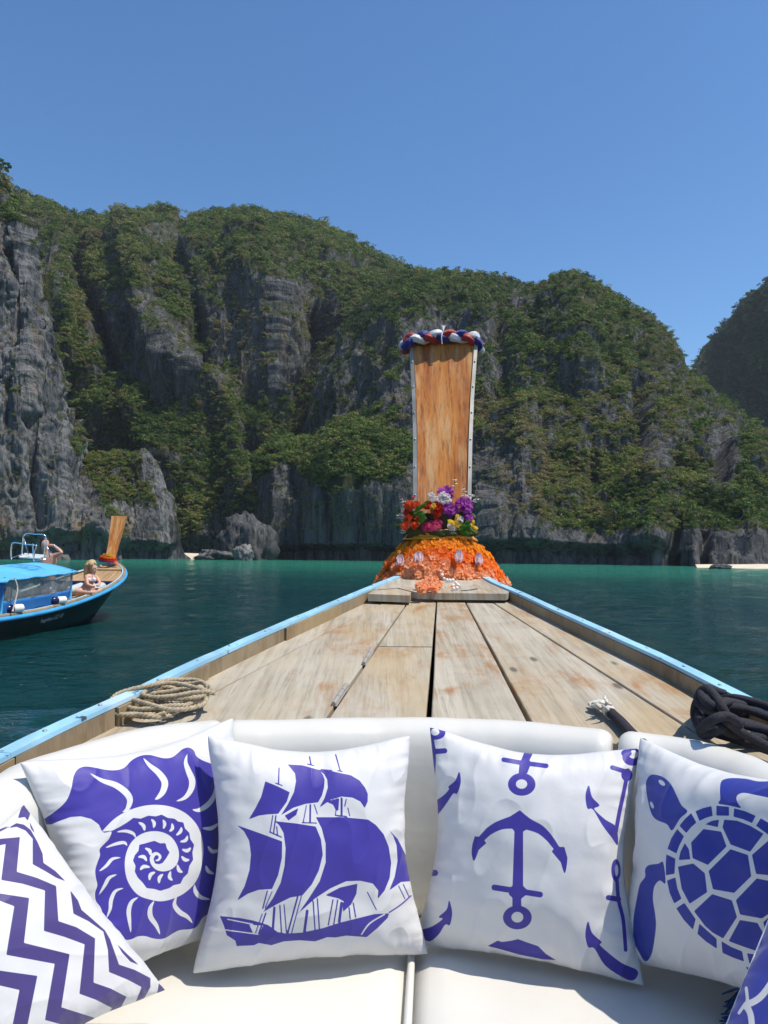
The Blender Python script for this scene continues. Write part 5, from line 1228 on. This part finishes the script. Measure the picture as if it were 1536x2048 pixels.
for k in range(3):
    pts = []; rad = []
    for i in range(nL):
        t = LP[(i + 1) % nL] - LP[i - 1]; t /= np.linalg.norm(t)
        c = LP.mean(0); out = LP[i] - c; out[2] = 0; out = out - t * (out @ t); out /= np.linalg.norm(out) + 1e-9
        up = np.cross(t, out); up *= np.sign(up[2]) or 1
        th = 2 * math.pi * (turns * arc[i] / tot) + 2 * math.pi * k / 3
        pts.append(LP[i] + up * .0205 * math.sin(th) + out * .019 * math.sin(2 * th))
        rad.append(.0245 + .003 * math.sin(2 * th + .6))
    # ribbed tube
    v, f = tube(pts, rad, 20, closed=True)
    v = [Vector(p) + (Vector(p) - Vector(pts[i // 20])) * (.10 * math.sin(i % 20 / 20 * 6.283 * 5 + .15 * (i // 20)) + .05 * math.sin(i % 20 / 20 * 6.283 * 3 - .3 * (i // 20))) for i, p in enumerate(v)]
    obj('strand', v, f, CL[k], braid, True)
knot = at_y(886, 658, PT[1] - .09)
b = MB()
for k in range(14):
    a = _fr.uniform(-.9, .9); b.tube([knot + np.array((0, 0, -.01)), knot + np.array((math.sin(a) * .02, _fr.normal(0, .008), math.cos(a) * .02)), knot + np.array((math.sin(a) * .035, _fr.normal(0, .012), math.cos(a) * .03))], [.004, .0035, .001], 5)
b.tube(catmull([at_y(884, 688, PT[1] - .13), at_y(883, 675, PT[1] - .135), at_y(885, 662, PT[1] - .115)], 5), .004, 6)
b.build('ribbon_tie', CL[1], braid, True)

# ropes on the deck
def rope_mat(name, c, sc=90):
    t = NT(name); co = t.coord('World'); n = t.noise(t.coord('World', (sc, sc, sc)), 1.0, 5, .7)
    return t.fin(t.mix(t.rng(n, .25, .75), tuple(k * .6 for k in c), tuple(min(1, k * 1.25) for k in c)), .9, t.bump(n, .6, .003), 0, .15)
R_BEI, R_DRK, R_WHT = rope_mat('tan_rope_fibre', (0.42, 0.345, 0.235)), rope_mat('charcoal_rope_fibre', (0.040, 0.038, 0.045), 200), rope_mat('white_cloth_tape', (0.66, 0.62, 0.55), 40)
def laid_rope(path, r, lay=0.055):
    """three strands twisted round the path"""
    b = MB(); P = np.asarray(path); d = np.concatenate(([0], np.cumsum(np.linalg.norm(np.diff(P, axis=0), axis=1))))
    n = int(d[-1] / (lay / 9)); s = np.linspace(0, d[-1], n)
    Q = np.stack([np.interp(s, d, P[:, k]) for k in range(3)], 1)
    T = np.gradient(Q, axis=0); T /= np.linalg.norm(T, axis=1)[:, None]
    up = np.array((0, 0, 1.0)); A = np.cross(T, up); A /= np.linalg.norm(A, axis=1)[:, None] + 1e-9; B = np.cross(A, T)
    for k in range(3):
        th = 2 * math.pi * s / lay + 2 * math.pi * k / 3
        b.tube(Q + (A * np.cos(th)[:, None] + B * np.sin(th)[:, None]) * r * .52, r * .56, 6)
    return b
coil = []
cc = on_deck(322, 1424); TN = np.array((0, 0, 1.0)); hgt = 0.012
rr_ = np.random.default_rng(8); ang = 0.0
cxx, cyy = cc[0], cc[1]
for k in range(0, 9 * 16):
    a = ang + k * 2 * math.pi / 16
    lap = k // 16
    rx = .100 + .026 * math.sin(k * .37) + .008 * math.sin(lap * 2.1); ry = .080 + .030 * math.sin(k * .29 + 1)
    ox = .012 * math.sin(lap * 2.3 + .5) + .006 * lap; oy = .022 * math.cos(lap * 1.7)
    x = cxx + ox + rx * math.cos(a); y = cyy + oy + ry * math.sin(a)
    z = HW + DA + RB * y + .012 + lap * .0055 + .010 * max(0, math.sin(k * .9))
    coil.append((x, y, z))
coil += [(cxx + .02, cyy + .05, HW + DA + RB * cyy + .072), (cxx - .05, cyy - .0, HW + DA + RB * cyy + .07), (cxx - .12, cyy - .03, HW + DA + RB * cyy + .05), (cxx - .10, cyy - .11, HW + DA + RB * cyy + .02), (cxx + .02, cyy - .12, HW + DA + RB * cyy + .018)]
rope = laid_rope(catmull(coil, 5), .0066, .036); rp = rope.build('coiled_rope', R_BEI, None, True); tag(rp, 'coil of tan twisted rope lying on the deck beside the left rail', 'rope')
def dk(px, py, up): return on_deck(px, py, up)
paths = [
    [(1640, 1540, .03), (1536, 1500, .03), (1470, 1478, .03), (1420, 1462, .03), (1392, 1440, .03), (1390, 1415, .06), (1400, 1398, .09), (1420, 1400, .10), (1440, 1418, .09), (1452, 1440, .08), (1440, 1458, .08), (1410, 1470, .05), (1400, 1462, .04)],
    [(1640, 1498, .02), (1560, 1468, .03), (1500, 1448, .05), (1462, 1440, .09), (1446, 1418, .12), (1430, 1392, .14), (1414, 1378, .14), (1402, 1384, .12), (1396, 1402, .10), (1412, 1418, .09), (1436, 1430, .10), (1456, 1444, .10), (1478, 1462, .07), (1530, 1490, .04), (1600, 1530, .03)],
    [(1640, 1470, .02), (1560, 1436, .03), (1500, 1412, .05), (1450, 1402, .06), (1412, 1408, .05), (1398, 1428, .05), (1408, 1448, .05), (1440, 1452, .06), (1480, 1450, .06), (1536, 1462, .05), (1620, 1500, .04)],
    [(1640, 1484, .05), (1570, 1450, .05), (1510, 1424, .07), (1462, 1414, .08), (1424, 1424, .07), (1412, 1440, .07), (1430, 1452, .08), (1470, 1470, .05), (1540, 1480, .03), (1620, 1515, .02)],
    [(1640, 1462, .07), (1580, 1432, .07), (1520, 1408, .07), (1470, 1396, .07), (1440, 1398, .05)],
    [(1640, 1478, .02), (1560, 1452, .02), (1500, 1430, .03), (1450, 1424, .05), (1404, 1432, .03), (1394, 1446, .02), (1410, 1458, .03), (1450, 1462, .04), (1520, 1478, .02), (1620, 1508, .02)],
    [(1600, 1455, .02), (1520, 1422, .03), (1460, 1404, .09), (1430, 1412, .12), (1408, 1398, .13), (1404, 1384, .12), (1416, 1376, .10), (1440, 1384, .06), (1500, 1404, .03), (1600, 1440, .02)],
    [(1400, 1460, .07), (1425, 1440, .11), (1450, 1432, .12), (1470, 1440, .11), (1478, 1454, .07)]]
b = MB()
for p in paths: b.tube(catmull([dk(*q) for q in p], 8), .0112, 10)
pile = b.build('rope_pile', R_DRK, None, True); tag(pile, 'tangled pile of thick charcoal rope beside the right rail', 'rope')
te = thing('rope_end', 'dark rope end bound with white tape and frayed cloth, poking from behind the sofa', 'rope', tuple(on_deck(1225, 1425)))
b = MB(); b.tube(catmull([dk(1290, 1492, .02), dk(1262, 1466, .022), dk(1240, 1442, .022), dk(1220, 1424, .022), dk(1214, 1414, .024)], 6), .0145, 10); b.build('rope', R_DRK, te, True)
b = MB(); b.tube([dk(1222, 1428, .022), dk(1214, 1417, .024)], .0175, 12); b.build('tape', R_WHT, te, True)
b = MB()
for k in range(16):
    a = _fr.uniform(-1, 1); s0 = dk(1212, 1415, .024); e = dk(1206 + 18 * a + _fr.normal(0, 3), 1399 + 10 * abs(a) + _fr.normal(0, 4), .025 + _fr.uniform(0, .035))
    m_ = (s0 + e) / 2 + _fr.normal(0, .006, 3); b.tube(catmull([s0, m_, e], 4), [.006, .006, .0055, .005, .005, .004, .0035, .0025, .0015], 6)
for k in range(8):
    s0 = dk(1216, 1420, .02); e = dk(1188 + _fr.normal(0, 5), 1406 + _fr.normal(0, 5), .012 + _fr.uniform(0, .02)); b.tube([s0, (s0 + e) / 2 + np.array((0, 0, .008)), e], [.009, .011, .006], 7)
b.build('frayed_cloth', R_WHT, te, True)
# ------------------------------------------------------------------ the other longtail boat
A0 = at_y(0, 1232, 12.1); TH_B = math.radians(4.5)
HV = np.array((math.sin(TH_B), math.cos(TH_B), 0)); RV = np.array((math.cos(TH_B), -math.sin(TH_B), 0))
AC = A0 - RV * .8; AC[2] = 0
def LB(s, lat, z): return AC + HV * s + RV * lat + np.array((0, 0, z))
LBOW = 5.9
def beam(s): return .84 * (1 - max(0, s / LBOW) ** 8 * .82) * (1 - .03 * max(0, 1.5 - s)) if s > -3 else .75 * (1 + (s + 3) * .12)
def sheer(s): return .43 + .76 * (max(s, 0) / LBOW) ** 2.2 + .02 * (min(s, 0) / 3) ** 2
def hullp(s, q, sgn=1):
    z0 = sheer(s); b = beam(s); z = z0 * (1 - q) + (-.3) * q
    sr = s - (max(s, 0) / LBOW) ** 3 * 1.5 * q
    closing = 1 - q * (max(s, 0) / LBOW) ** 2 * .93
    return LB(sr, sgn * b * (1 - .28 * q ** 1.5) * closing, z)
lb = thing('longtail_boat', 'black hulled longtail boat with blue trim and a blue canopy, lying to the left', 'boat', tuple(LB(2, 0, 0)))
LBLUE = m_plain('sky_blue_paint', (0.055, 0.33, 0.62), 0.4, 0.12, 3, .05)
TARP = m_plain('blue_canvas', (0.10, 0.42, 0.70), 0.6, 0.1, 2.5, .3, .02)
DTARP = m_plain('mid_blue_tarpaulin', (0.03, 0.17, 0.46), 0.5, 0.12, 2.5, .3, .02)
TANW = wood_mat('tan_foredeck_wood', (0.38, 0.24, 0.12), (0.24, 0.14, 0.07), (0.46, 0.31, 0.17), .2)
GREY = m_plain('grey_vinyl', (0.50, 0.51, 0.50), 0.5, .06, 3, .1)
NAVY = m_plain('navy_vinyl', (0.012, 0.014, 0.08), 0.25, .1, 4, .05)
STEEL = m_plain('polished_steel', (0.62, 0.63, 0.65), .22, .05, 5, 0, .001, metal=1.0)
BLACK = m_plain('black_hull_paint', (0.010, 0.011, 0.013), .3, .2, 1.5, .1, .01)
SS = np.concatenate((np.linspace(-6, 0, 7), np.linspace(.3, LBOW, 26)))
G = []
for sgn in (1, -1):
    g = np.array([[hullp(s, q, sgn) for s in SS] for q in np.linspace(0, 1, 10)])
    link('hull', grid_mesh('hull', g, BLACK), lb)
def along(f0, r, mat, name, n=40, s0=-6, s1=LBOW, flat=1.0):
    for sgn in (1, -1):
        P = [f0(s, sgn) for s in np.linspace(s0, s1, n)]
        v, f = tube(P, r, 8); obj(name, v, f, mat, lb, True)
along(lambda s, g: hullp(s, .0, g) + RV * g * .025 + np.array((0, 0, -.05)), .042, LBLUE, 'rub_rail')
along(lambda s, g: hullp(s, 0, g) + np.array((0, 0, .0)) - RV * g * .01, .034, SIDEW, 'cap_rail')
along(lambda s, g: hullp(s, 0, g) + np.array((0, 0, .018)) - RV * g * .055, .016, m_plain('pale_blue_paint', (.35, .55, .66), .5), 'inner_rail')
# foredeck planks
for k in range(6):
    l = []; r = []
    for s in np.linspace(4.3, LBOW - .05, 10):
        b_ = beam(s) - .03; l.append(LB(s, -b_ + 2 * b_ * k / 6 + .004, sheer(s) - .03)); r.append(LB(s, -b_ + 2 * b_ * (k + 1) / 6 - .004, sheer(s) - .03 + .0))
    v, f = prism(l + r[::-1], .03); obj('plank', v, f, TANW, lb)
v, f = prism([LB(5.45, -.46, sheer(5.45) + .012), LB(5.85, -.17, sheer(5.85) + .012), LB(5.85, .17, sheer(5.85) + .012), LB(5.45, .46, sheer(5.45) + .012)], .04); obj('foredeck_board', v, f, TANW, lb)
v, f = tube([LB(4.28, y, sheer(4.28) + .0) for y in np.linspace(-.72, .72, 9)], .045, 8); obj('coaming', v, f, NAVY, lb, True)
v, f = prism([LB(-5.6, -.4, .12), LB(0, -.6, .12), LB(2.6, -.55, .12), LB(3.3, -.40, .12), LB(3.3, .40, .12), LB(2.6, .55, .12), LB(0, .6, .12), LB(-5.6, .4, .12)], .04); obj('floor_board', v, f, TANW, lb)
v, f = prism([LB(2.45, -.74, .50), LB(4.2, -.64, .56), LB(4.2, .64, .56), LB(2.45, .74, .50)], .06); obj('platform', v, f, TANW, lb)
for lat, s0, s1, r in ((.58, 3.4, 4.15, .10), (.34, 3.6, 4.2, .10), (.08, 3.6, 4.2, .095)):
    n = 9; ss = np.linspace(s0, s1, n); v, f = tube([LB(s, lat, .66 + .12 * (s - s0)) for s in ss], [r * .6] + [r] * (n - 2) + [r * .6], 12); obj('bolster', v, f, GREY, lb, True)
# bow post
pb, pt = at_y(221, 1116, 17.9), at_y(238.5, 1032, 18.3)
v = []; f = []
for t in np.linspace(0, 1, 8):
    c = pb + (pt - pb) * t + np.array((0, .03 * math.sin(t * 3), 0)); w = .10 + .075 * t ** 1.4
    for a, d in ((-1, -.03), (1, -.03), (1, .03), (-1, .03)): v.append(c + np.array((w * a, d - .06 * a * 0, 0)) + HV * d)
for i in range(7):
    for k in range(4): f.append((i * 4 + k, i * 4 + (k + 1) % 4, i * 4 + 4 + (k + 1) % 4, i * 4 + 4 + k))
f += [(3, 2, 1, 0), (28, 29, 30, 31)]
obj('bow_post', v, f, POSTW, lb)
# canopy
G = []
for s in np.linspace(-3.5, 2.42, 24):
    G.append([LB(s + .0, (.88 + .12 * (s < .0)) * a, 1.02 + .035 * s + .17 * (1 - abs(a) ** 1.7) + .010 * math.sin(s * 9) * abs(a) ** 6) for a in np.linspace(-1, 1, 21)])
roof = link('canopy', grid_mesh('canopy', np.array(G), TARP), lb)
so = roof.modifiers.new('thick', 'SOLIDIFY'); so.thickness = .03; so.offset = -1
def eave(s): return 1.02 + .035 * s
for s in (-1.6, .08, 2.3):
    for g in (1, -1):
        b = MB(); b.tube([hullp(s, 0, g) - RV * g * .05 + np.array((0, 0, -.1)), LB(s, g * .80, eave(s) + .04)], .022, 8); b.build('canopy_post', LBLUE, lb, True)
# curtains: blue skirt, clear vinyl above
t = NT('clear_vinyl'); tr = t.n.new('ShaderNodeBsdfTransparent'); tr.inputs[0].default_value = (.86, .90, .90, 1)
mx = t.n.new('ShaderNodeMixShader'); n = t.noise(t.coord('World', (3, 3, 1)), 2.0, 4); t.set(mx.inputs[0], t.rng(n, .35, .75, .25, .55))
t.fin((.45, .47, .46), .15, t.bump(n, .5, .05), 0, .5); t.link(tr.outputs[0], mx.inputs[1]); t.link(t.b.outputs[0], mx.inputs[2]); t.link(mx.outputs[0], t.out.inputs[0]); CLEAR = t.m
def curtain(s0, s1, g, za, zb_, mat, name, off):
    G = []
    for q in np.linspace(0, 1, 6):
        row = []
        for s in np.linspace(s0, s1, 24):
            zr = sheer(s) + .01; ze = eave(s) + .02; z = zr + (ze - zr) * (za + (zb_ - za) * q)
            row.append(LB(s, g * (.74 + .10 * (za + (zb_ - za) * q) + off + .012 * math.sin(s * 9 + q)), z))
        G.append(row)
    o = link(name, grid_mesh(name, np.array(G), mat), lb); so = o.modifiers.new('thick', 'SOLIDIFY'); so.thickness = .004
curtain(.1, 2.28, 1, .36, 1.0, CLEAR, 'clear_curtain', 0); curtain(.1, 2.28, 1, 0, .38, DTARP, 'blue_skirt', .006)
curtain(-3.4, .05, 1, 0, 1, DTARP, 'blue_curtain', 0); curtain(-3.4, -.2, -1, 0, 1, DTARP, 'blue_curtain', 0); curtain(-.1, 2.08, -1, 0, .3, DTARP, 'blue_skirt', 0)
for s0, s1 in ((.2, 1.0), (1.05, 1.35)):
    v, f = prism([LB(s0, -.45, .86), LB(s1, -.45, .86), LB(s1, .3, .80), LB(s0, .3, .80)], .45); obj('bench', v, f, GREY, lb)
b = MB(); b.tube(catmull([LB(.25, .87, eave(.2) + .02), LB(.3, .9, .85), LB(.22, .88, .5)], 6), .014, 7); b.build('cord', R_WHT, lb, True)
# fenders on the rail: things of their own
for s, lab in ((.42, 'white fender with navy end nearest the camera on the rail of the blue canopy boat'), (1.80, 'white fender with navy end beside the front canopy post of the blue canopy boat')):
    d = HV * .94 + RV * .34; d = d / np.linalg.norm(d); c = hullp(s, 0, 1) + np.array((0, 0, .10)) - RV * .02
    ft = thing('fender', lab, 'fender', tuple(c), 'fenders on the rail')
    L = np.linspace(-.17, .17, 12); prof = [(.5 if abs(x) > .165 else .82 if abs(x) > .14 else 1) * .068 for x in L]
    v, f = tube([c + d * x for x in L[4:]], prof[4:], 14); obj('body', v, f, m_plain('white_fender_vinyl', (.78, .77, .70), .4, .05), ft, True)
    v, f = tube([c + d * x for x in L[:5]], [k * 1.03 for k in prof[:5]], 14); obj('end_cap', v, f, NAVY, ft, True)
# hull lettering
fc = bpy.data.curves.new('hull_lettering', 'FONT'); fc.body = 'bugiibou OZ 18'; fc.size = .13; fc.shear = .25
tmp = bpy.data.objects.new('tmp', fc); COL.objects.link(tmp); bpy.context.view_layer.update()
me = bpy.data.meshes.new_from_object(tmp.evaluated_get(bpy.context.evaluated_depsgraph_get())); bpy.data.objects.remove(tmp)
me.name = 'hull_lettering'
X = np.array([v.co[:] for v in me.vertices])
for v, c in zip(me.vertices, X):
    s = 1.25 + c[0] * .95; q = (.30 - c[1] * 1.0) / .95
    v.co = hullp(s, q, 1) + RV * .006
me.materials.clear(); me.materials.append(m_plain('faded_white_lettering', (.50, .50, .47), .6)); link('hull_lettering', me, lb)
# seat rack on the canopy
rk = thing('luggage_rack', 'tubular steel rack with white slats standing on the blue canopy', 'rack', tuple(at_y(60, 1118, 13.6)))
def RK(px, py, d): return at_y(px, py, d)
b = MB(); b.tube(catmull([RK(23, 1118, 13.3), RK(22, 1106, 13.3), RK(24, 1089, 13.3), RK(29, 1085, 13.3), RK(50, 1088, 13.3), RK(70, 1090, 13.3), RK(73, 1093, 13.3), RK(69, 1106, 13.3), RK(67, 1121, 13.3)], 5), .012, 7); b.build('near_frame', STEEL, rk, True)
b = MB(); b.tube(catmull([RK(44, 1108, 13.9), RK(46, 1084, 13.9), RK(47, 1073, 13.9), RK(54, 1067, 13.9), RK(70, 1068, 13.9), RK(86, 1069, 13.9), RK(92, 1076, 13.9), RK(91, 1092, 13.9), RK(88, 1114, 13.9)], 5), .012, 7); b.build('far_frame', STEEL, rk, True)
for p, q in (((48, 1078, 13.9), (57, 1108, 13.6)), ((92, 1084, 13.9), (100, 1115, 13.7)), ((67, 1121, 13.3), (90, 1118, 13.7)), ((25, 1115, 13.3), (45, 1108, 13.9)), ((66, 1088, 13.3), (66, 1110, 13.6))):
    b = MB(); b.tube([RK(*p), RK(*q)], .010, 7); b.build('strut', STEEL, rk, True)
for k in range(3):
    a, c = RK(39 + k * 5, 1113.5 - k * 2.6, 13.4 + .2 * k), RK(82 + k * 5, 1116.5 - k * 2.2, 13.45 + .2 * k)
    v, f = tube([a, c], .024, 6); obj('slat', v, f, m_plain('white_slat', (.70, .68, .62), .5), rk)
# garland on its post
gl = thing('flower_garland', 'yellow, orange and purple garland round the bow post of the blue canopy boat', 'garland', tuple(at_y(216, 1120, 17.2)))
for px0, py, n, w, mats, r in ((217.5, 1110.5, 13, 9.5, P_LEM, .034), (216, 1115, 16, 12.5, P_ORA, .045), (216, 1119, 18, 15, P_RED, .045), (216, 1122.5, 18, 16, P_PUR, .035), (232, 1126, 4, 3, P_PEA, .04)):
    pp = proto(POM[1:4], mats, 1)
    for i in range(n):
        a = -1.9 + 3.8 * i / (n - 1)
        place(pp[0], 'blossom', at_y(px0 + w * math.sin(a), py + 1.5 * math.sin(a), 17.9 - .2 * math.cos(a)), (math.sin(a), -math.cos(a), .3), r, gl)

# ------------------------------------------------------------------ people on it
def skin_mat(name, c):
    t = NT(name); n = t.noise(t.coord('World'), 14, 4)
    return t.fin(t.mix(n, tuple(k * .85 for k in c), tuple(min(1, k * 1.15) for k in c)), .5, None, 0, .4, Subsurface_Weight=.08)
SKIN = skin_mat('fair_skin', (.60, .34, .23))
def body(name, joints, edges, root, mat, parent):
    me = bpy.data.meshes.new(name); keys = list(joints)
    me.from_pydata([tuple(joints[k][0]) for k in keys], [(keys.index(a), keys.index(b)) for a, b in edges], [])
    o = bpy.data.objects.new(name, me); COL.objects.link(o)
    sk = o.modifiers.new('s', 'SKIN'); sk.use_smooth_shade = True; o.modifiers.new('d', 'SUBSURF').levels = 2
    lay = me.skin_vertices[0] if me.skin_vertices else None
    for i, k in enumerate(keys):
        r = joints[k][1]; lay.data[i].radius = (r, r) if not hasattr(r, '__len__') else r
        lay.data[i].use_root = (k == root)
    bpy.context.view_layer.update()
    m2 = bpy.data.meshes.new_from_object(o.evaluated_get(bpy.context.evaluated_depsgraph_get())); bpy.data.objects.remove(o)
    m2.name = name; m2.materials.clear(); m2.materials.append(mat)
    m2.polygons.foreach_set('use_smooth', [True] * len(m2.polygons))
    return link(name, m2, parent)
def Wp(px, py, d): return at_y(px, py, 15.5 + d)
girl = thing('person', 'blonde person in a pale bikini sitting cross-legged on the black boat, looking down', 'person', tuple(Wp(172, 1186, 0)))
J = {'pelvis': (Wp(171, 1182, .0), .125), 'waist': (Wp(175, 1172, .0), .098), 'chest': (Wp(181, 1160, 0), .112), 'upper': (Wp(183, 1153, 0), .09), 'neck': (Wp(185, 1148, -.01), .045), 'jaw': (Wp(188, 1142, -.02), .062), 'head': (Wp(185.5, 1134, -.01), .088), 'crown': (Wp(184, 1128, 0), .07),
     'shn': (Wp(173, 1154, -.13), .052), 'eln': (Wp(174.5, 1169, -.22), .036), 'wrn': (Wp(186, 1172.5, -.2), .026), 'han': (Wp(191, 1172, -.17), .028),
     'shf': (Wp(192, 1154, .12), .05), 'elf': (Wp(199.5, 1165, .05), .034), 'wrf': (Wp(197, 1171, -.10), .025), 'haf': (Wp(193, 1171.5, -.15), .026),
     'hipn': (Wp(165, 1184, -.10), .095), 'knn': (Wp(153, 1184.5, -.32), .068), 'ann': (Wp(176, 1185.5, -.42), .04), 'fon': (Wp(187, 1184.5, -.40), .03),
     'hipf': (Wp(178, 1184, .10), .09), 'knf': (Wp(201, 1181, .06), .06), 'anf': (Wp(186, 1184.5, -.18), .038), 'fof': (Wp(177, 1185, -.26), .03)}
E = [('pelvis', 'waist'), ('waist', 'chest'), ('chest', 'upper'), ('upper', 'neck'), ('neck', 'jaw'), ('jaw', 'head'), ('head', 'crown'), ('upper', 'shn'), ('shn', 'eln'), ('eln', 'wrn'), ('wrn', 'han'), ('upper', 'shf'), ('shf', 'elf'), ('elf', 'wrf'), ('wrf', 'haf'), ('pelvis', 'hipn'), ('hipn', 'knn'), ('knn', 'ann'), ('ann', 'fon'), ('pelvis', 'hipf'), ('hipf', 'knf'), ('knf', 'anf'), ('anf', 'fof')]
body('body', J, E, 'pelvis', SKIN, girl)
HAIR = petal_mat('blonde_hair', (.42, .28, .12), (.62, .47, .26), .1)
b = MB()
hc = Wp(183.5, 1131.5, .0)
for k in range(90):
    a = _fr.uniform(0, 6.28); e = _fr.uniform(.15, 1.5)
    d = np.array((math.cos(a) * math.cos(e), math.sin(a) * math.cos(e), math.sin(e)))
    if d[0] > .55 and d[2] < .55: continue
    st_ = hc + d * .108; dn = np.array((-.10, 0, -.14 - .1 * _fr.uniform()))
    mid = hc + (d * np.array((1, 1, .25)) + np.array((-.25, 0, -.2))) * .112; end = hc + np.array((-.115 + .03 * math.cos(a), .07 * math.sin(a), -.20 - .06 * _fr.uniform()))
    if d[1] < -.3 and d[0] > 0: end = hc + d * .115 + np.array((-.05, 0, -.08))
    b.tube(catmull([hc + np.array((0, 0, .10)), st_, mid, end], 3), [.016, .022, .024, .024, .024, .022, .02, .018, .014, .008], 5)
b.build('hair', HAIR, girl, True)
BIK = m_plain('pale_patterned_bikini', (.62, .58, .66), .6, .35, 60, .1)
b = MB()
for px, d in ((177.5, -.13), (187.5, -.10)):
    v, f = blob(Wp(px, 1159.5, d), (.055, .05, .052), 10, 7); b.add(v, f)
b.tube(catmull([Wp(173, 1160, -.06), Wp(177, 1161, -.14), Wp(186, 1161, -.13), Wp(190.5, 1160, .02)], 5), .012, 6); b.tube([Wp(178, 1156, -.13), Wp(183, 1148, -.06)], .008, 5); b.tube([Wp(187, 1156, -.11), Wp(186, 1148, -.05)], .008, 5)
b.build('bikini_top', BIK, girl, True)
v, f = blob(Wp(171, 1184, -.01), (.14, .135, .075), 14, 8); obj('bikini_bottom', v, f, BIK, girl, True)
FACE = m_plain('dark_eye', (.03, .02, .02), .4)
b = MB()
for px, d in ((188.3, -.085), (191.2, -.05)):
    v, f = blob(Wp(px, 1136.5, d), (.012, .012, .008), 8, 5); b.add(v, f)
b.build('eyes', FACE, girl, True)

def Mp(px, py, d=0.0): return at_y(px, py, 15.0 + d)
man = thing('person', 'person behind the blue canopy with one bare arm bent up to the head', 'person', tuple(Mp(96, 1222, .2)))
J = {'pelvis': (Mp(97, 1168, .2), .14), 'waist': (Mp(97, 1150, .2), .125), 'chest': (Mp(97, 1128, .2), .15), 'upper': (Mp(97, 1115, .2), .11), 'neck': (Mp(93, 1104, .2), .058), 'jaw': (Mp(90, 1094, .16), .07), 'head': (Mp(90, 1086, .18), .092), 'crown': (Mp(90, 1079, .2), .075),
     'sh1': (Mp(108, 1112, .15), .062), 'el1': (Mp(124.5, 1105, .1), .043), 'wr1': (Mp(108, 1091.5, .15), .031), 'ha1': (Mp(100, 1090.5, .17), .035), 'fi1': (Mp(97, 1092, .17), .022),
     'sh2': (Mp(86, 1114, .3), .062), 'el2': (Mp(82, 1141, .3), .043), 'wr2': (Mp(86, 1164, .2), .031), 'ha2': (Mp(88, 1172, .2), .033),
     'h1': (Mp(103, 1174, .2), .09), 'k1': (Mp(104, 1200, .15), .062), 'a1': (Mp(104, 1225, .2), .045), 'f1': (Mp(106, 1228, .05), .035),
     'h2': (Mp(91, 1174, .2), .09), 'k2': (Mp(91, 1200, .15), .062), 'a2': (Mp(90, 1225, .2), .045), 'f2': (Mp(91, 1228, .05), .035)}
E = [('pelvis', 'waist'), ('waist', 'chest'), ('chest', 'upper'), ('upper', 'neck'), ('neck', 'jaw'), ('jaw', 'head'), ('head', 'crown'), ('upper', 'sh1'), ('sh1', 'el1'), ('el1', 'wr1'), ('wr1', 'ha1'), ('ha1', 'fi1'), ('upper', 'sh2'), ('sh2', 'el2'), ('el2', 'wr2'), ('wr2', 'ha2'), ('pelvis', 'h1'), ('h1', 'k1'), ('k1', 'a1'), ('a1', 'f1'), ('pelvis', 'h2'), ('h2', 'k2'), ('k2', 'a2'), ('a2', 'f2')]
body('body', J, E, 'pelvis', SKIN, man)
v, f = blob(Mp(89, 1084, .22), (.105, .11, .115), 14, 9); obj('hair', v, f, m_plain('black_hair', (.012, .010, .010), .5, .3, 60, .5, .004), man, True)
v, f = tube([Mp(97, 1178, .2), Mp(97, 1160, .2)], [.16, .155], 14); obj('shorts', v, f, NAVY, man, True)
v, f = tube([Mp(109.5, 1093, .145), Mp(107.5, 1091, .15)], .036, 10); obj('wristband', v, f, STEEL, man, True)
# ------------------------------------------------------------------ sea haze between us and the far cliffs
hz = NT('haze'); hz.n.remove(hz.b)
pv = hz.n.new('ShaderNodeVolumePrincipled'); pv.inputs['Color'].default_value = (0.80, 0.88, 1.0, 1); pv.inputs['Density'].default_value = 0.00013
pv.inputs['Anisotropy'].default_value = 0.1
hz.l.new(pv.outputs[0], hz.out.inputs['Volume'])
mb = MB(); mb.box((0, 150, 110), (1500, 1100, 224)); tag(mb.build('haze', hz.m), kind='stuff')
